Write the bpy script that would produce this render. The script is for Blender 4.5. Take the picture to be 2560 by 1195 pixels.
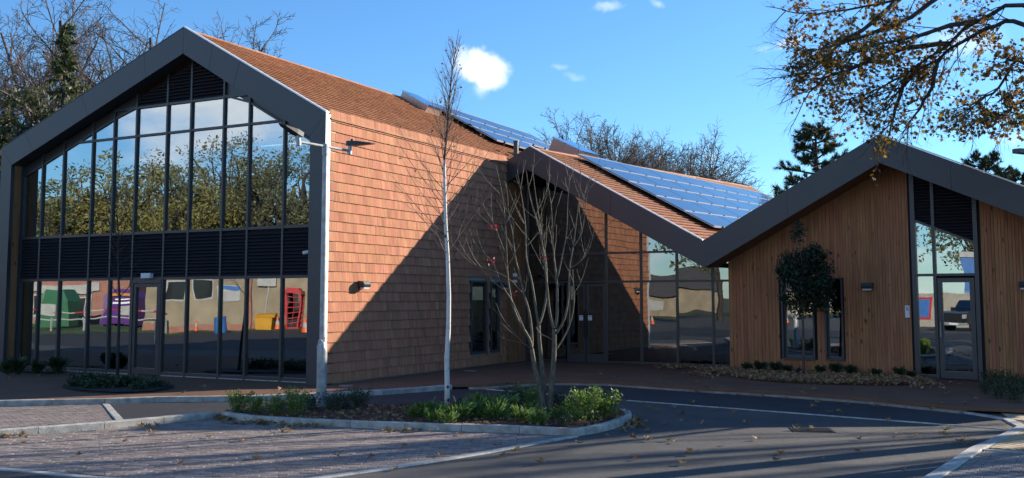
import bpy, math, random
from mathutils import Vector, Matrix, noise
R_ = math.radians
V = Vector
scene = bpy.context.scene
for o in list(bpy.data.objects): bpy.data.objects.remove(o)
COL = scene.collection

# ------------------------------------------------------------------ camera
CAM = V((13.4689, -16.9309, 1.84)); FPX = 2477.35; CY = 531.0155
CR = V((0.885, 0.4655, -0.0008)); CF = V((-0.4637, 0.8818, 0.0866))
CF.normalize(); CR = (CR - CF * CR.dot(CF)).normalized(); CU = CR.cross(CF)
cd = bpy.data.cameras.new('camera'); cam = bpy.data.objects.new('camera', cd); COL.objects.link(cam)
M = Matrix.Identity(4)
for i in range(3): M[i][0] = CR[i]; M[i][1] = CU[i]; M[i][2] = -CF[i]; M[i][3] = CAM[i]
cam.matrix_world = M
cd.sensor_width = 36; cd.sensor_fit = 'HORIZONTAL'; cd.lens = 36 * FPX / 2560
cd.shift_y = (CY - 597.5) / 2560
cd.clip_start = .1; cd.clip_end = 3000
scene.camera = cam

# ------------------------------------------------------------------ sky and sun
SUN_AZ, SUN_EL = 33.5, 19.3
sd = V((math.sin(R_(SUN_AZ)) * math.cos(R_(SUN_EL)), math.cos(R_(SUN_AZ)) * math.cos(R_(SUN_EL)), math.sin(R_(SUN_EL))))
w = bpy.data.worlds.new('World'); scene.world = w; w.use_nodes = True
wt = w.node_tree; wn = wt.nodes; wl = wt.links; wn.clear()
def wnode(t, **k):
    n = wn.new(t)
    for a, b in k.items(): setattr(n, a, b)
    return n
sky = wnode('ShaderNodeTexSky', sky_type='NISHITA', sun_disc=False, sun_elevation=R_(SUN_EL), sun_rotation=R_(SUN_AZ),
            altitude=0, air_density=1.15, dust_density=.05, ozone_density=3.5)
tc = wnode('ShaderNodeTexCoord')
def wmath(op, a, b=None, c=None):
    n = wnode('ShaderNodeMath', operation=op)
    for i, x in enumerate((a, b, c)):
        if x is None: continue
        if isinstance(x, (int, float)): n.inputs[i].default_value = x
        else: wl.new(x, n.inputs[i])
    return n.outputs[0]
def wnoise(scale, detail=6, rough=.6, vec=None, stretch=None):
    n = wnode('ShaderNodeTexNoise'); n.inputs['Scale'].default_value = scale; n.inputs['Detail'].default_value = detail; n.inputs['Roughness'].default_value = rough
    src = vec or tc.outputs['Generated']
    if stretch:
        m = wnode('ShaderNodeVectorMath', operation='MULTIPLY'); wl.new(src, m.inputs[0]); m.inputs[1].default_value = stretch; src = m.outputs[0]
    wl.new(src, n.inputs['Vector']); return n
def wrange(x, a, b):
    n = wnode('ShaderNodeMapRange', interpolation_type='SMOOTHSTEP'); wl.new(x, n.inputs[0]); n.inputs[1].default_value = a; n.inputs[2].default_value = b; return n.outputs[0]
def px_dir(u, v): return (CF + CR * ((u - 1280) / FPX) - CU * ((v - CY) / FPX)).normalized()
warp = wnoise(9, 5, .62)
wv = wnode('ShaderNodeVectorMath', operation='MULTIPLY_ADD'); wl.new(warp.outputs['Color'], wv.inputs[0]); wv.inputs[1].default_value = (.05, .05, .05)
wsub = wnode('ShaderNodeVectorMath', operation='ADD'); wl.new(tc.outputs['Generated'], wsub.inputs[0]); wsub.inputs[1].default_value = (-.025, -.025, -.025)
wl.new(wsub.outputs[0], wv.inputs[2])
def puff(u, v, rad, soft=.55, gain=1., squash=None):
    d = px_dir(u, v)
    sb = wnode('ShaderNodeVectorMath', operation='SUBTRACT'); wl.new(wv.outputs[0], sb.inputs[0]); sb.inputs[1].default_value = d
    src = sb.outputs[0]
    if squash:
        m = wnode('ShaderNodeVectorMath', operation='MULTIPLY'); wl.new(src, m.inputs[0]); m.inputs[1].default_value = (1, 1, squash); src = m.outputs[0]
    ln = wnode('ShaderNodeVectorMath', operation='LENGTH'); wl.new(src, ln.inputs[0])
    n = wnode('ShaderNodeMapRange', interpolation_type='SMOOTHSTEP'); wl.new(ln.outputs['Value'], n.inputs[0])
    n.inputs[1].default_value = rad / FPX; n.inputs[2].default_value = rad * soft / FPX; n.inputs[3].default_value = 0; n.inputs[4].default_value = gain
    return n.outputs[0]
masks = [puff(1197, 158, 46, .45, .9), puff(1235, 178, 58, .35, 1.), puff(1165, 152, 40, .2, .5), puff(1218, 208, 40, .1, .35),
         puff(1518, 26, 50, .05, .26, 3.2), puff(1640, 12, 26, .1, .28, 2), puff(1400, 172, 26, .05, .14, 2), puff(1440, 190, 34, .05, .13, 2.5), puff(1960, 114, 46, .1, .32, 2.6), puff(1900, 122, 26, .1, .16, 2),
         puff(2400, 90, 110, .1, .28, 2.2), puff(2540, 350, 60, .1, .2, 3), puff(1770, 400, 30, .1, .2, 2)]
mx = masks[0]
for m_ in masks[1:]: mx = wmath('MAXIMUM', mx, m_)
# broken cumulus field, which thickens low in the sky away from the sun
cn = wnoise(3.2, 7, .58, None, (1, 1, 2.2))
sepx = wnode('ShaderNodeSeparateXYZ'); wl.new(tc.outputs['Generated'], sepx.inputs[0])
dotn = wnode('ShaderNodeVectorMath', operation='DOT_PRODUCT'); wl.new(tc.outputs['Generated'], dotn.inputs[0]); dotn.inputs[1].default_value = (-sd.x, -sd.y, 0)
away = wrange(dotn.outputs['Value'], .1, .75)
low = wrange(sepx.outputs['Z'], .60, .20)
field = wmath('MULTIPLY', wmath('MULTIPLY', wrange(cn.outputs['Fac'], .435, .62), away), low)
mx = wmath('MAXIMUM', mx, wmath('MULTIPLY', field, .9))
mixc = wnode('ShaderNodeMix', data_type='RGBA'); wl.new(mx, mixc.inputs[0]); tint = wnode('ShaderNodeMix', data_type='RGBA', blend_type='MULTIPLY'); tint.inputs[0].default_value = 1; wl.new(sky.outputs[0], tint.inputs[6]); tint.inputs[7].default_value = (.62, .93, 1.24, 1); wl.new(tint.outputs[2], mixc.inputs[6]); mixc.inputs[7].default_value = (10, 9.9, 9.8, 1)
bg = wnode('ShaderNodeBackground'); bg.inputs[1].default_value = .092; wl.new(mixc.outputs[2], bg.inputs[0])
wo = wnode('ShaderNodeOutputWorld'); wl.new(bg.outputs[0], wo.inputs[0])
sl = bpy.data.lights.new('sun', 'SUN'); sl.energy = 5.0; sl.angle = R_(.53); sl.color = (1, .89, .74)
so = bpy.data.objects.new('sun', sl); COL.objects.link(so); so.rotation_euler = (-sd).to_track_quat('-Z', 'Y').to_euler(); so.location = (30, 40, 40)
scene.view_settings.view_transform = 'Standard'; scene.view_settings.look = 'None'; scene.view_settings.gamma = 1
scene.view_settings.use_curve_mapping = False; scene.view_settings.exposure = .95
scene.render.engine = 'CYCLES'
scene.cycles.max_bounces = 8; scene.cycles.transparent_max_bounces = 24; scene.cycles.glossy_bounces = 4; scene.cycles.diffuse_bounces = 3
scene.cycles.use_denoising = True
scene.cycles.caustics_reflective = False; scene.cycles.caustics_refractive = False

# ------------------------------------------------------------------ helpers
rng = random.Random(7)
def ray(u, v): return CF + CR * ((u - 1280) / FPX) - CU * ((v - CY) / FPX)
def at(u, v, dist): return CAM + ray(u, v) * dist                # a point at a pixel, `dist` metres in front of the camera
def G(u, v, z=-.1): r = ray(u, v); return CAM + r * ((z - CAM.z) / r.z)
def XA(u, v, x=0): r = ray(u, v); return CAM + r * ((x - CAM.x) / r.x)
TH = R_(-7); DD = V((math.cos(TH), math.sin(TH), 0)); NN = V((-math.sin(TH), math.cos(TH), 0)); OO = V((0, 8.349, 0))
FR = Matrix(((DD.x, NN.x, 0, OO.x), (DD.y, NN.y, 0, OO.y), (0, 0, 1, 0), (0, 0, 0, 1)))    # frame of the two right-hand gables: s along, t back, z up
TG = R_(-1.24); FG = Matrix(((math.cos(TG), -math.sin(TG), 0, 0), (math.sin(TG), math.cos(TG), 0, 9.62), (0, 0, 1, 0), (0, 0, 0, 1)))      # frame of the lobby glass
def BC(s, t, z): return OO + DD * s + NN * t + V((0, 0, z))

class MB:
    def __init__(s, xf=None): s.v = []; s.f = []; s.xf = xf
    def add(s, pts): 
        n = len(s.v)
        s.v += [tuple(s.xf @ V(p)) for p in pts] if s.xf else [tuple(p) for p in pts]
        return n
    def face(s, pts): n = s.add(pts); s.f.append(tuple(range(n, n + len(pts))))
    def box(s, x0, x1, y0, y1, z0, z1):
        n = s.add([(x0,y0,z0),(x1,y0,z0),(x1,y1,z0),(x0,y1,z0),(x0,y0,z1),(x1,y0,z1),(x1,y1,z1),(x0,y1,z1)])
        for q in ((0,3,2,1),(4,5,6,7),(0,1,5,4),(1,2,6,5),(2,3,7,6),(3,0,4,7)): s.f.append(tuple(n + i for i in q))
    def prism(s, poly, ex):
        k = len(poly); ex = V(ex); P = [V(p) for p in poly]
        n = s.add(P + [p + ex for p in P])
        s.f.append(tuple(n + i for i in range(k - 1, -1, -1))); s.f.append(tuple(n + k + i for i in range(k)))
        for i in range(k): j = (i + 1) % k; s.f.append((n + i, n + j, n + k + j, n + k + i))
    def tube(s, pts, rad, n=6, cap=True):
        pts = [V(p) for p in pts]; prev = None; rings = []
        for i, p in enumerate(pts):
            d = (pts[min(i + 1, len(pts) - 1)] - pts[max(i - 1, 0)])
            if d.length < 1e-9: d = V((0, 0, 1))
            d.normalize()
            if prev is None: a = d.orthogonal().normalized()
            else:
                a = prev - d * prev.dot(d)
                a = a.normalized() if a.length > 1e-6 else d.orthogonal().normalized()
            prev = a; b = d.cross(a); r = rad[i] if hasattr(rad, '__len__') else rad
            rings.append(s.add([p + (a * math.cos(2 * math.pi * k / n) + b * math.sin(2 * math.pi * k / n)) * r for k in range(n)]))
        for i in range(len(rings) - 1):
            A, B = rings[i], rings[i + 1]
            for k in range(n): l = (k + 1) % n; s.f.append((A + k, A + l, B + l, B + k))
        if cap: s.f.append(tuple(rings[0] + k for k in range(n - 1, -1, -1))); s.f.append(tuple(rings[-1] + k for k in range(n)))
    def lathe(s, prof, c=(0, 0, 0), n=12):
        c = V(c); rr = [s.add([c + V((r * math.cos(2 * math.pi * k / n), r * math.sin(2 * math.pi * k / n), z)) for k in range(n)]) for r, z in prof]
        for A, B in zip(rr, rr[1:]):
            for k in range(n): l = (k + 1) % n; s.f.append((A + k, A + l, B + l, B + k))
        s.f.append(tuple(rr[0] + k for k in range(n - 1, -1, -1))); s.f.append(tuple(rr[-1] + k for k in range(n)))
    def sphere(s, c, r, n=10, m=7): s.lathe([(max(1e-3, r * math.sin(math.pi * i / m)), -r * math.cos(math.pi * i / m)) for i in range(m + 1)], c, n)
    def mesh(s, name, off=V((0, 0, 0)), smooth=False):
        me = bpy.data.meshes.new(name); ox, oy, oz = off
        me.from_pydata([(a - ox, b - oy, c - oz) for a, b, c in s.v], [], s.f)
        if smooth: me.polygons.foreach_set('use_smooth', [True] * len(me.polygons))
        me.update(); return me
    def build(s, name, mat, parent=None, base=None, smooth=False):
        off = wloc(parent) if parent else V(base or (0, 0, 0))
        me = s.mesh(name, off, smooth); me.materials.append(mat)
        o = bpy.data.objects.new(name, me); COL.objects.link(o)
        if parent: o.parent = parent
        else: o.location = off
        return o
def wloc(o):
    l = V((0, 0, 0))
    while o: l += o.location; o = o.parent
    return l
def tag(o, label=None, cat=None, group=None, kind=None):
    if label: o['label'] = label
    if cat: o['category'] = cat
    if group: o['group'] = group
    if kind: o['kind'] = kind
    return o
def thing(name, label, cat, loc=(0, 0, 0), group=None, kind=None):
    o = bpy.data.objects.new(name, None); COL.objects.link(o); o.location = loc; o.empty_display_size = .2
    return tag(o, label, cat, group, kind)
def dup(o, loc, rz=None, label=None, scale=None):
    def cp(x, par):
        c = x.copy(); COL.objects.link(c)
        if par: c.parent = par
        for ch in x.children: cp(ch, c)
        return c
    c = cp(o, None); c.location = loc
    if rz is not None: c.rotation_euler = (0, 0, rz)
    if scale: c.scale = (scale,) * 3 if isinstance(scale, (int, float)) else scale
    if label: c['label'] = label
    return c
def inst(name, me, parent, loc, rot=None, scale=None):
    o = bpy.data.objects.new(name, me); COL.objects.link(o); o.parent = parent; o.location = V(loc) - wloc(parent)
    if rot is not None: o.rotation_euler = rot
    if scale is not None: o.scale = scale
    return o
def clip(poly, n, d):                      # keep p.n <= d, 2D/3D polygon
    out = []
    for i, p in enumerate(poly):
        q = poly[(i + 1) % len(poly)]; a = p.dot(n) - d; b = q.dot(n) - d
        if a <= 0: out.append(p)
        if a * b < 0: out.append(p + (q - p) * (a / (a - b)))
    return out

# ------------------------------------------------------------------ materials
def mat(name, col, rough=.6, metal=0., var=.12, scale=4., rnd=0., bump=0., bscale=30., col2=None, stretch=None, spec=.5, transl=0., hue=0., detail=5, coat=0., ramp=(.35, .65)):
    m = bpy.data.materials.new(name); m.use_nodes = True; t = m.node_tree; n = t.nodes; l = t.links; b = n['Principled BSDF']
    b.inputs['Roughness'].default_value = rough; b.inputs['Metallic'].default_value = metal; b.inputs['Specular IOR Level'].default_value = spec
    if coat: b.inputs['Coat Weight'].default_value = coat
    tc = n.new('ShaderNodeTexCoord'); src = tc.outputs['Object']
    if stretch:
        mp = n.new('ShaderNodeMapping'); mp.inputs['Scale'].default_value = stretch; l.new(src, mp.inputs[0]); src = mp.outputs[0]
    oi = n.new('ShaderNodeObjectInfo'); ge = n.new('ShaderNodeNewGeometry')
    rs = n.new('ShaderNodeMath'); rs.operation = 'ADD'; l.new(oi.outputs['Random'], rs.inputs[0]); l.new(ge.outputs['Random Per Island'], rs.inputs[1])
    fr = n.new('ShaderNodeMath'); fr.operation = 'FRACT'; l.new(rs.outputs[0], fr.inputs[0]); RND = fr.outputs[0]
    off = n.new('ShaderNodeVectorMath'); off.operation = 'ADD'; l.new(src, off.inputs[0])
    mu = n.new('ShaderNodeMath'); mu.operation = 'MULTIPLY'; l.new(RND, mu.inputs[0]); mu.inputs[1].default_value = 37. if rnd else 0.; l.new(mu.outputs[0], off.inputs[1])
    nz = n.new('ShaderNodeTexNoise'); nz.inputs['Scale'].default_value = scale; nz.inputs['Detail'].default_value = detail; nz.inputs['Roughness'].default_value = .62
    l.new(off.outputs[0], nz.inputs['Vector'])
    mr = n.new('ShaderNodeMapRange'); mr.inputs[1].default_value = ramp[0]; mr.inputs[2].default_value = ramp[1]; l.new(nz.outputs['Fac'], mr.inputs[0])
    mix = n.new('ShaderNodeMix'); mix.data_type = 'RGBA'; l.new(mr.outputs[0], mix.inputs[0])
    c2 = col2 or tuple(c * (1 - 2 * var) for c in col)
    mix.inputs[6].default_value = (*col, 1); mix.inputs[7].default_value = (*c2, 1)
    out = mix.outputs[2]
    if rnd or hue:
        hs = n.new('ShaderNodeHueSaturation'); l.new(out, hs.inputs['Color'])
        m1 = n.new('ShaderNodeMapRange'); l.new(RND, m1.inputs[0]); m1.inputs[3].default_value = 1 - rnd; m1.inputs[4].default_value = 1 + rnd; l.new(m1.outputs[0], hs.inputs['Value'])
        if hue:
            m2 = n.new('ShaderNodeMath'); m2.operation = 'MULTIPLY'; l.new(RND, m2.inputs[0]); m2.inputs[1].default_value = 7.31
            m3 = n.new('ShaderNodeMath'); m3.operation = 'FRACT'; l.new(m2.outputs[0], m3.inputs[0])
            m4 = n.new('ShaderNodeMapRange'); l.new(m3.outputs[0], m4.inputs[0]); m4.inputs[3].default_value = .5 - hue; m4.inputs[4].default_value = .5 + hue; l.new(m4.outputs[0], hs.inputs['Hue'])
        out = hs.outputs[0]
    l.new(out, b.inputs['Base Color'])
    if bump:
        nb = n.new('ShaderNodeTexNoise'); nb.inputs['Scale'].default_value = bscale; nb.inputs['Detail'].default_value = 4; l.new(off.outputs[0], nb.inputs['Vector'])
        bp = n.new('ShaderNodeBump'); bp.inputs['Strength'].default_value = bump; bp.inputs['Distance'].default_value = .02; l.new(nb.outputs['Fac'], bp.inputs['Height']); l.new(bp.outputs[0], b.inputs['Normal'])
    if transl:
        tr = n.new('ShaderNodeBsdfTranslucent'); l.new(out, tr.inputs[0]); ms = n.new('ShaderNodeMixShader'); ms.inputs[0].default_value = transl
        l.new(b.outputs[0], ms.inputs[1]); l.new(tr.outputs[0], ms.inputs[2]); l.new(ms.outputs[0], n['Material Output'].inputs[0])
    return m
def glass(name, tint, r0=.16, wob=.012, wscale=.9):
    m = bpy.data.materials.new(name); m.use_nodes = True; t = m.node_tree; n = t.nodes; l = t.links; n.remove(n['Principled BSDF'])
    tr = n.new('ShaderNodeBsdfTransparent'); tr.inputs[0].default_value = (*tint, 1)
    gl = n.new('ShaderNodeBsdfGlossy'); gl.inputs['Roughness'].default_value = .004; gl.inputs[0].default_value = (.93, .97, 1, 1)
    lw = n.new('ShaderNodeLayerWeight'); lw.inputs['Blend'].default_value = .5
    pw = n.new('ShaderNodeMath'); pw.operation = 'POWER'; l.new(lw.outputs['Facing'], pw.inputs[0]); pw.inputs[1].default_value = 4
    mr = n.new('ShaderNodeMapRange'); l.new(pw.outputs[0], mr.inputs[0]); mr.inputs[3].default_value = r0; mr.inputs[4].default_value = 1
    mx = n.new('ShaderNodeMixShader'); l.new(mr.outputs[0], mx.inputs[0]); l.new(tr.outputs[0], mx.inputs[1]); l.new(gl.outputs[0], mx.inputs[2])
    tc = n.new('ShaderNodeTexCoord'); nz = n.new('ShaderNodeTexNoise'); nz.inputs['Scale'].default_value = wscale; nz.inputs['Detail'].default_value = 1
    l.new(tc.outputs['Object'], nz.inputs['Vector']); bp = n.new('ShaderNodeBump'); bp.inputs['Strength'].default_value = 1; bp.inputs['Distance'].default_value = wob
    l.new(nz.outputs['Fac'], bp.inputs['Height']); l.new(bp.outputs[0], gl.inputs['Normal']); l.new(mx.outputs[0], n['Material Output'].inputs[0])
    return m
MT = {}
MT['tile'] = mat('clay wall tile', (.54, .238, .138), .8, 0, .17, 1.6, .12, .25, 60, hue=.007, stretch=(1, 5, .7), spec=.12)
MT['rooftile'] = mat('clay roof tile', (.47, .24, .145), .75, 0, .14, 1.2, .10, .3, 40, hue=.01, spec=.15)
MT['dark'] = mat('dark grey coated aluminium', (.042, .046, .052), .42, .0, .06, .7, .0, .02, 3, spec=.6)
MT['frame'] = mat('window frame grey', (.045, .046, .05), .4, 0, .05, 2, spec=.6)
MT['louvre'] = mat('louvre blade near black', (.028, .028, .036), .35, 0, .05, 2, spec=.6)
MT['black'] = mat('dark void', (.008, .008, .009), .8, 0, .1, 3)
MT['timber'] = mat('thermo pine board', (.42, .19, .092), .68, 0, .18, 2.2, .08, .2, 12, hue=.01, stretch=(6, 6, .5), detail=8, spec=.2)
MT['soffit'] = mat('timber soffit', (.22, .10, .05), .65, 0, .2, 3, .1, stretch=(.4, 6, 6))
MT['alu'] = mat('bright aluminium flashing', (.80, .79, .76), .38, .3, .05, 3, spec=.6)
MT['galv'] = mat('galvanised steel', (.42, .44, .45), .45, .4, .18, 9, 0, .05, 40)
MT['white'] = mat('white plastic', (.78, .79, .78), .4, 0, .04, 4)
MT['wall'] = mat('plain render', (.36, .38, .36), .8, 0, .08, 2)
MT['inwall'] = mat('pale green interior wall', (.42, .50, .46), .8, 0, .06, 2)
MT['infloor'] = mat('interior floor', (.16, .17, .18), .5, 0, .1, 3)
MT['lead'] = mat('grey gutter lining', (.09, .095, .115), .45, .2, .2, 5)
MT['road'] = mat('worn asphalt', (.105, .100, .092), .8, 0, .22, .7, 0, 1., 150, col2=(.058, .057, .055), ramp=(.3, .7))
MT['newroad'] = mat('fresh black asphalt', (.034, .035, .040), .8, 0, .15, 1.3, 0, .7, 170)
MT['resin'] = mat('brown resin paving', (.20, .112, .072), .9, 0, .10, 1.2, 0, .35, 140, spec=.15)
MT['conc'] = mat('precast concrete kerb', (.50, .475, .42), .85, 0, .22, 6, .10, .35, 45)
MT['buffset'] = mat('buff edge setts', (.33, .27, .20), .85, 0, .2, 5, .12, .3, 50)
MT['paver'] = mat('brindle block paver', (.30, .24, .205), .75, 0, .22, 3, .17, .35, 50, hue=.01)
MT['sand'] = mat('jointing sand', (.11, .095, .08), .95, 0, .2, 20)
MT['tactile'] = mat('buff tactile slab', (.52, .40, .25), .85, 0, .15, 5, .08, .25, 50)
MT['grass'] = mat('rough grass ground', (.055, .075, .025), .95, 0, .25, .7, 0, .6, 25, col2=(.09, .085, .04))
MT['mulch'] = mat('red bark mulch', (.17, .065, .035), .95, 0, .35, 22, .3, .9, 40)
MT['soil'] = mat('dark soil', (.035, .028, .022), .95, 0, .3, 12, 0, .8, 40)
MT['leafdry'] = mat('dry fallen leaf', (.36, .235, .115), .7, 0, .2, 14, .32, hue=.03, transl=.25)
MT['litter'] = mat('leaf litter', (.36, .225, .115), .75, 0, .2, 14, .4, hue=.03)
MT['birch'] = mat('white birch bark', (.72, .69, .64), .7, 0, .1, 6, 0, .2, 30, col2=(.55, .5, .45), stretch=(1, 1, 3), ramp=(.5, .8))
MT['twig'] = mat('purple brown twig', (.115, .072, .06), .8, 0, .15, 6)
MT['bark'] = mat('olive grey bark', (.185, .16, .115), .75, 0, .3, 10, 0, .5, 30, stretch=(3, 3, 1))
MT['darkbark'] = mat('dark bark', (.06, .05, .042), .9, 0, .3, 8, 0, .6, 25)
MT['greybark'] = mat('grey brown bark', (.15, .115, .095), .9, 0, .25, 5, 0, .4, 25)
MT['holm'] = mat('glossy evergreen leaf', (.030, .055, .026), .5, 0, .2, 6, .45, hue=.02, transl=.25)
MT['shrub'] = mat('box hedge leaf', (.20, .31, .05), .45, 0, .2, 6, .45, hue=.025, transl=.45)
MT['darkshrub'] = mat('dark low shrub leaf', (.045, .085, .035), .5, 0, .2, 6, .4, hue=.02, transl=.3)
MT['hellebore'] = mat('hellebore leaf', (.17, .28, .06), .45, 0, .2, 6, .4, hue=.03, transl=.45)
MT['maple'] = mat('autumn maple leaf', (.25, .15, .03), .55, 0, .25, 6, .55, hue=.035, transl=.45)
MT['pine'] = mat('pine needles', (.035, .06, .025), .7, 0, .2, 5, .4, hue=.02, transl=.2)
MT['cypress'] = mat('cypress spray', (.085, .115, .035), .7, 0, .2, 5, .45, hue=.03, transl=.3)
MT['ivy'] = mat('ivy crown leaf', (.095, .105, .035), .5, 0, .2, 5, .5, hue=.035, transl=.35)
MT['willow'] = mat('yellow green autumn leaf', (.34, .31, .10), .6, 0, .2, 4, .4, hue=.03, transl=.45)
MT['olivecrown'] = mat('olive autumn leaf', (.22, .225, .105), .6, 0, .2, 4, .45, hue=.03, transl=.4)
MT['red'] = mat('red paint', (.42, .02, .025), .4, 0, .08, 4)
MT['redleaf'] = mat('crimson leaf', (.45, .03, .05), .5, 0, .1, 8, .3, transl=.4)
MT['yellow'] = mat('yellow plastic', (.55, .27, .02), .45, 0, .1, 4)
MT['purple'] = mat('purple paint', (.085, .025, .17), .4, 0, .06, 3)
MT['blue'] = mat('blue paint', (.03, .13, .38), .45, 0, .08, 3)
MT['orange'] = mat('orange cone plastic', (.75, .12, .02), .5, 0, .08, 4)
MT['green'] = mat('green paint', (.03, .13, .06), .45, 0, .08, 3)
MT['tanbrick'] = mat('buff brick', (.30, .235, .15), .85, 0, .22, .8, .05, .2, 25)
MT['redbrick'] = mat('red brick', (.30, .10, .065), .85, 0, .15, 4, .08, .2, 25)
MT['slate'] = mat('grey roof slate', (.09, .085, .085), .8, 0, .2, 3)
MT['carpaint'] = mat('dark car paint', (.02, .022, .028), .2, .3, .05, 2, coat=.6)
MT['tyre'] = mat('tyre rubber', (.02, .02, .02), .85)
MT['dullwhite'] = mat('muted white paint', (.36, .36, .35), .6, 0, .12, 3)  # white greyed down so the mirrored street looks dimmer in the glass
MT['panelframe'] = mat('silver panel frame', (.55, .56, .58), .4, .3, .05, 3)
MT['glassW'] = glass('dark window glass', (.4, .5, .48), .10, .003, .8)
MT['blind'] = mat('teal roller blind', (.25, .48, .42), .7, 0, .03, 3)
MT['paper'] = mat('white paper notice', (.75, .75, .77), .7, 0, .02, 4)
MT['iron'] = mat('cast iron', (.035, .035, .037), .6, .3, .2, 12)
MT['steelplate'] = mat('stainless cover', (.45, .45, .45), .4, .6, .1, 10)
MT['rooflight'] = mat('rooflight kerb', (.46, .33, .27), .25, .3, .05, 3)  # pinkish base colour paints in the reflection of the clay tiles
MT['glassA'] = glass('solar control glass', (.30, .38, .37), .38, .0028, .9)
MT['glassB'] = glass('clear facade glass', (.22, .28, .27), .26, .004, .8)
MT['roofglass'] = glass('rooflight glass', (.6, .66, .7), .2)
def panel_mat():
    m = mat('solar cells', (.012, .018, .045), .12, 0, .1, 2, spec=.35); n = m.node_tree.nodes; l = m.node_tree.links; b = n['Principled BSDF']
    tc = n.new('ShaderNodeTexCoord'); br = n.new('ShaderNodeTexBrick'); br.offset = 0; l.new(tc.outputs['Object'], br.inputs['Vector'])
    br.inputs['Color1'].default_value = (.010, .016, .045, 1); br.inputs['Color2'].default_value = (.013, .02, .05, 1); br.inputs['Mortar'].default_value = (.09, .1, .13, 1)
    br.inputs['Scale'].default_value = 1; br.inputs['Mortar Size'].default_value = .004; br.inputs['Brick Width'].default_value = .165; br.inputs['Row Height'].default_value = .165
    l.new(br.outputs['Color'], b.inputs['Base Color']); return m
MT['cells'] = panel_mat()
def knots(m):          # darker rings of knots on the boards
    n = m.node_tree.nodes; l = m.node_tree.links; b = n['Principled BSDF']; src = b.inputs['Base Color'].links[0].from_socket
    tc = n.new('ShaderNodeTexCoord'); mp = n.new('ShaderNodeMapping'); mp.inputs['Scale'].default_value = (5, 5, 2.2); l.new(tc.outputs['Object'], mp.inputs[0])
    oi = n.new('ShaderNodeObjectInfo'); ad = n.new('ShaderNodeVectorMath'); ad.operation = 'ADD'; l.new(mp.outputs[0], ad.inputs[0])
    mu = n.new('ShaderNodeMath'); mu.operation = 'MULTIPLY'; mu.inputs[1].default_value = 91; l.new(oi.outputs['Random'], mu.inputs[0]); l.new(mu.outputs[0], ad.inputs[1])
    vo = n.new('ShaderNodeTexVoronoi'); vo.inputs['Scale'].default_value = 1.; l.new(ad.outputs[0], vo.inputs['Vector'])
    mr = n.new('ShaderNodeMapRange'); mr.inputs[1].default_value = .06; mr.inputs[2].default_value = .17; l.new(vo.outputs['Distance'], mr.inputs[0])
    mx = n.new('ShaderNodeMix'); mx.data_type = 'RGBA'; l.new(mr.outputs[0], mx.inputs[0]); mx.inputs[6].default_value = (.12, .05, .026, 1); l.new(src, mx.inputs[7]); l.new(mx.outputs[2], b.inputs['Base Color'])
knots(MT['timber'])
def bricks(m, w=.225, h=.075):
    n = m.node_tree.nodes; l = m.node_tree.links; b = n['Principled BSDF']; src = b.inputs['Base Color'].links[0].from_socket
    tc = n.new('ShaderNodeTexCoord'); mp = n.new('ShaderNodeMapping'); mp.inputs['Rotation'].default_value = (R_(90), 0, 0); l.new(tc.outputs['Object'], mp.inputs[0])
    br = n.new('ShaderNodeTexBrick'); l.new(mp.outputs[0], br.inputs['Vector']); br.inputs['Scale'].default_value = 1; br.inputs['Brick Width'].default_value = w; br.inputs['Row Height'].default_value = h; br.inputs['Mortar Size'].default_value = .006
    l.new(src, br.inputs['Color1']); l.new(src, br.inputs['Color2']); br.inputs['Mortar'].default_value = (.33, .30, .26, 1); l.new(br.outputs['Color'], b.inputs['Base Color'])
bricks(MT['tanbrick']); bricks(MT['redbrick'])
def barkmarks(m):      # birch lenticels
    n = m.node_tree.nodes; l = m.node_tree.links; b = n['Principled BSDF']; src = b.inputs['Base Color'].links[0].from_socket
    tc = n.new('ShaderNodeTexCoord'); mp = n.new('ShaderNodeMapping'); mp.inputs['Scale'].default_value = (6, 6, 5.5); l.new(tc.outputs['Object'], mp.inputs[0])
    vo = n.new('ShaderNodeTexVoronoi'); vo.inputs['Scale'].default_value = 1; l.new(mp.outputs[0], vo.inputs['Vector'])
    mr = n.new('ShaderNodeMapRange'); mr.inputs[1].default_value = .12; mr.inputs[2].default_value = .2; l.new(vo.outputs['Distance'], mr.inputs[0])
    mx = n.new('ShaderNodeMix'); mx.data_type = 'RGBA'; l.new(mr.outputs[0], mx.inputs[0]); mx.inputs[6].default_value = (.06, .05, .045, 1); l.new(src, mx.inputs[7]); l.new(mx.outputs[2], b.inputs['Base Color'])
barkmarks(MT['birch'])

# ------------------------------------------------------------------ ground, roads, pavements
ZR = -.10
def sheet(name, pts, z, m, kind='structure', thick=None, label=None):
    b = MB(); P = [V((p[0], p[1], z)) for p in pts]
    if thick: b.prism([p - V((0, 0, thick)) for p in P], (0, 0, thick))
    else: b.face(P)
    o = b.build(name, m); tag(o, label, kind=kind); return o
def gp(*uv, z=ZR): return [G(u, v, z) for u, v in uv]
sheet('ground', [(-900, -900), (900, -900), (900, 900), (-900, 900)], -.135, MT['grass'], label='rough ground reaching away to the horizon')
sheet('road', [(-75, -62), (60, -62), (60, 10), (-75, 10)], ZR - .004, MT['road'], label='worn grey asphalt of the forecourt road')
strip_line = [(1218, 973), (1542, 999), (1660, 1008), (2514, 1073)]
sheet('asphalt_patch', gp((1200, 972), (1300, 966), (1400, 963), (1519, 965), (1656, 974), (1793, 983), (1957, 993), (2152, 1008), (2398, 1033.5), (2440, 1037), (2500, 1050), (2520, 1073), (1660, 1008), (1218, 973.5)), ZR, MT['newroad'], label='fresh black asphalt strip along the pavement edge')
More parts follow.
